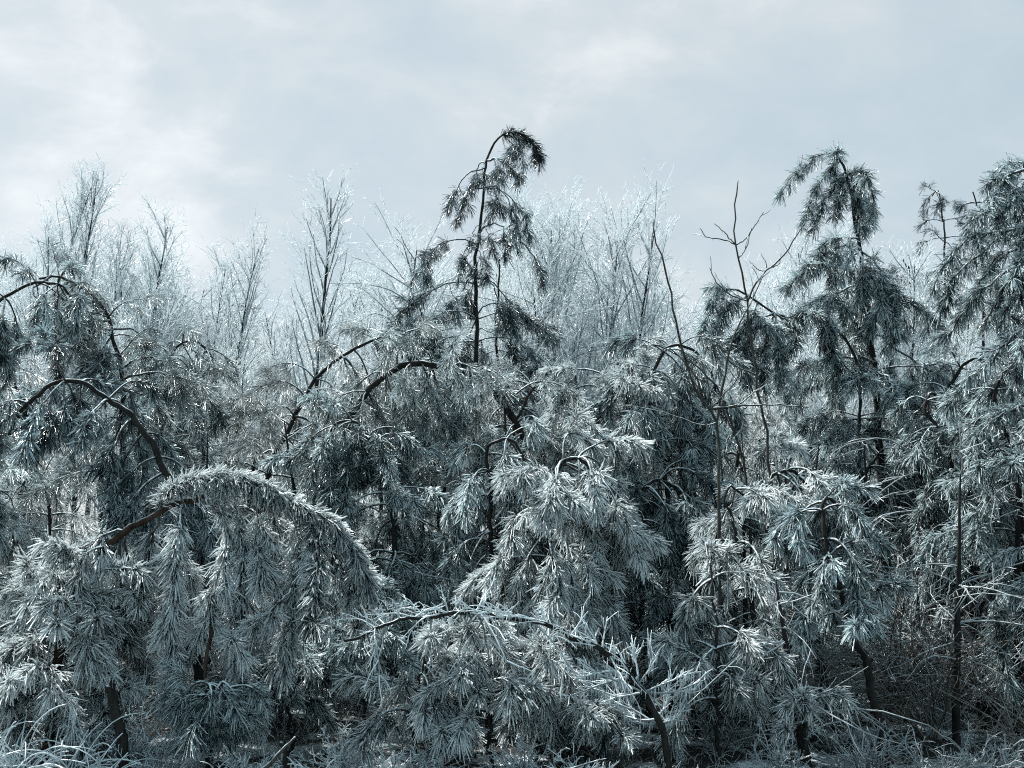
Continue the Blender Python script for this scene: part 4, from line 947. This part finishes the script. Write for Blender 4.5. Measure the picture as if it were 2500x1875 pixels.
# background trunks in the dark of the wood
def pole(seed, x, D, H, r, lean, label):
    rng = random.Random(seed); g = Geo(); b = Geo(); loc = gp(x, D)
    p = [Vector((0, 0, -0.1))]; d = Vector((lean, rng.gauss(0, .08), 1))
    for i in range(16):
        d = (d + Vector((rng.gauss(0, .03), rng.gauss(0, .03), 0.02))).normalized(); p.append(p[-1] + d * H / 16)
    g.tube(p, r, r * 0.12, 8, 1.3)
    for i in range(26):
        j = rng.randint(2, 15); e = grow(rng, p[j], Vector((rng.gauss(0, 1), rng.gauss(0, 1), rng.uniform(-0.4, 0.6))), rng.uniform(0.3, 1.1), 7, 0.8, 0.14)
        b.tube(e, 0.009, 0.003, 4)
        for _ in range(4):
            k_ = rng.randint(2, 6); b.tube(grow(rng, e[k_], (e[k_ + 1] - e[k_]).normalized() + Vector((rng.gauss(0, .7), rng.gauss(0, .7), rng.gauss(0, .7))), rng.uniform(0.1, 0.35), 4, 0.8, 0.15), 0.005, 0.003, 3)
    e = empty('dead_pine', loc, label, 'dead tree')
    g.build('trunk', M_BARK, e); b.build('dead_branches', M_ICETWIG_GREY, e)
for k, (x, D, H, r, lean, lab) in enumerate(((1945, 7.9, 1.5, 0.045, -0.03, "pale grey upright trunk stub standing in the dark lower right"), (2330, 10.4, 3.0, 0.06, -0.12, "dark leaning trunk right of the palm-like pine's trunk"),
        (2260, 11.0, 3.0, 0.05, 0.02, "thin dark upright trunk just right of the palm-like pine's trunk"), (2030, 9.4, 2.4, 0.04, -0.25, "thin black trunk slanting left behind the blue-grey leaning pine"),
        (1830, 9.6, 2.6, 0.035, 0.0, "thin black pole behind the two leaning young pines"), (1790, 10.4, 2.8, 0.035, 0.03, "thin black pole behind the short tasselled pine"), (1725, 9.2, 2.3, 0.03, -0.02, "slender dark pole right of the dripping tree"),
        (2380, 9.9, 2.1, 0.06, -0.16, "near-black straight trunk between the brown twigs and the grey leaning pine"), (2120, 10.6, 3.0, 0.04, 0.05, "thin near-black trunk left of the palm-like pine's foot"), (2300, 9.0, 2.6, 0.035, 0.04, "slim black pole in the brush at lower right"), (1985, 10.2, 2.8, 0.045, 0.0, "dark pole behind the pale grey trunk stub"),
        (2450, 9.6, 2.8, 0.05, -0.05, "dark trunk among brown twigs near the right edge"), (760, 11.2, 3.2, 0.05, 0.02, "dark bare trunk behind the right shoulder of the big frosted arch"), (1135, 10.2, 2.6, 0.04, 0.06, "dark bare trunk in the hollow left of the shaggy white mound"), (1080, 10.8, 2.8, 0.035, -0.04, "thinner dark trunk in the same hollow, left of its neighbour"),
        (560, 11.4, 3.4, 0.045, 0.05, "dark bare trunk rising behind the top of the big frosted arch"), (530, 10.6, 3.0, 0.035, 0.03, "thin dark pole left of the trunk behind the big arch"))):
    pole(900 + k, x, D, H, r, lean, lab)

# dark broken stump, lower left
def stump(D, pts, r0, r1, name, label, mat, seed, splinters=7):
    rng = random.Random(seed); g = Geo(); s = Geo()
    w = [P(x, y, D) for x, y in pts]; w[0].z = gz(w[0].x, D) - 0.1; base = Vector((w[0].x, D, gz(w[0].x, D)))
    p = catmull(w, 22)
    for i in range(1, 22): p[i] += Vector((rng.gauss(0, .006), rng.gauss(0, .006), 0))
    g.tube(p, r0, r1, 11)
    for i in range(splinters):
        c = p[-2] + Vector((rng.uniform(-1, 1), rng.uniform(-1, 1), 0)) * r1 * 0.6
        s.tube(grow(rng, c, Vector((rng.gauss(0, .2), rng.gauss(0, .2), 1)), rng.uniform(0.05, 0.14), 4, 0, 0.05), r1 * 0.35, 0.003, 4)
    e = empty(name, base, label, 'stump'); g.build('trunk', mat, e, base); s.build('splintered_top', mat, e, base)
stump(7.6, [(312, 1880), (300, 1820), (288, 1760), (276, 1700), (262, 1680)], 0.05, 0.03, 'broken_stump', "charred-looking dark broken stump among white brambles at lower left", M_BARK, 3)
stump(7.4, [(705, 1890), (698, 1850), (688, 1815)], 0.03, 0.018, 'broken_stump', "small split dark stump at the bottom beside a snowy stick", M_BARK, 4, 5)
def stick(D, a, b, r, label, seed):
    rng = random.Random(seed); g = Geo(); A = P(*a, D); B = P(*b, D - 0.3); A.z = gz(A.x, A.y) + r; B.z = max(gz(B.x, B.y) + r, B.z)
    p = [A.lerp(B, i / 12) + Vector((0, 0, rng.gauss(0, .006))) for i in range(13)]
    g.tube(p, r, r * 0.3, 8); o = g.build('fallen_stick', M_LIMB, None, A); o.location = A; tagged(o, label, 'fallen branch')
stick(7.4, (600, 1870), (720, 1800), 0.025, "snow-covered stick lying at the bottom edge beside the small split stump", 1)
stick(7.3, (1230, 1860), (1480, 1850), 0.012, "thin pale fallen stick along the bottom edge in the middle", 2)

# arching iced grass
def tussock(seed, n, H, sp_):
    rng = random.Random(seed); g = Geo()
    for i in range(n):
        az = rng.random() * 6.283; u = rng.uniform(0.15, 1.0) * sp_
        q = grow(rng, Vector((rng.gauss(0, .05), rng.gauss(0, .05), -0.03)), Vector((math.cos(az) * u, math.sin(az) * u, 1)), H * rng.uniform(0.6, 1.25), 11, 3.4 / H * 0.55, 0.035)
        g.tube(q, 0.0055, 0.004, 4)
    return g
for k, (x, D, n, H, sp_, lab) in enumerate(((90, 7.35, 46, 0.75, 0.9, "largest tussock of arching iced grass in the bottom left corner"), (190, 7.4, 34, 0.65, 0.9, "iced grass tussock second from the bottom left corner"), (10, 7.5, 34, 0.6, 0.9, "iced grass tussock cut by the left edge of the photo"),
                                     (270, 7.3, 24, 0.6, 1.0, "thin iced grass tussock in front of the dark stump"), (780, 7.3, 22, 0.3, 1.1, "small tuft of iced grass at the bottom right of the split stump"), (1540, 7.35, 26, 0.35, 1.2, "pale straw-coloured iced grass tuft left of the bowed trunk's foot"), (1130, 7.35, 20, 0.3, 1.2, "small iced grass tuft at the bottom edge left of the thin pale stick"))):
    o = tussock(950 + k, n, H, sp_).build('grass_tussock', M_ICEWHITE if k != 5 else M_DRYTWIG); o.location = gp(x, D); tagged(o, lab, 'grass clump', "iced grass tussocks along the bottom")

# ground cover: low iced weeds and litter, uncountable
def cover():
    rng = random.Random(99); g = Geo()
    for i in range(9000):
        D = rng.uniform(6.3, 11.5); x = rng.uniform(-0.62, 0.62) * D; z = gz(x, D)
        q = grow(rng, Vector((x, D, z - 0.01)), Vector((rng.gauss(0, .8), rng.gauss(0, .8), 1)), rng.uniform(0.04, 0.2), 4, 4, 0.2)
        g.tube(q, 0.0035, 0.002, 3)
    o = g.build('weeds', M_ICETWIG_GREY); tagged(o, "low frosted weeds and twigs covering the ground along the front", None, None, 'stuff')
cover()
print("NEEDLES", NTOT)
for o in bpy.data.objects:
    if len(str(o.get("label", "")).split()) > 16: print("LONG", o["label"])
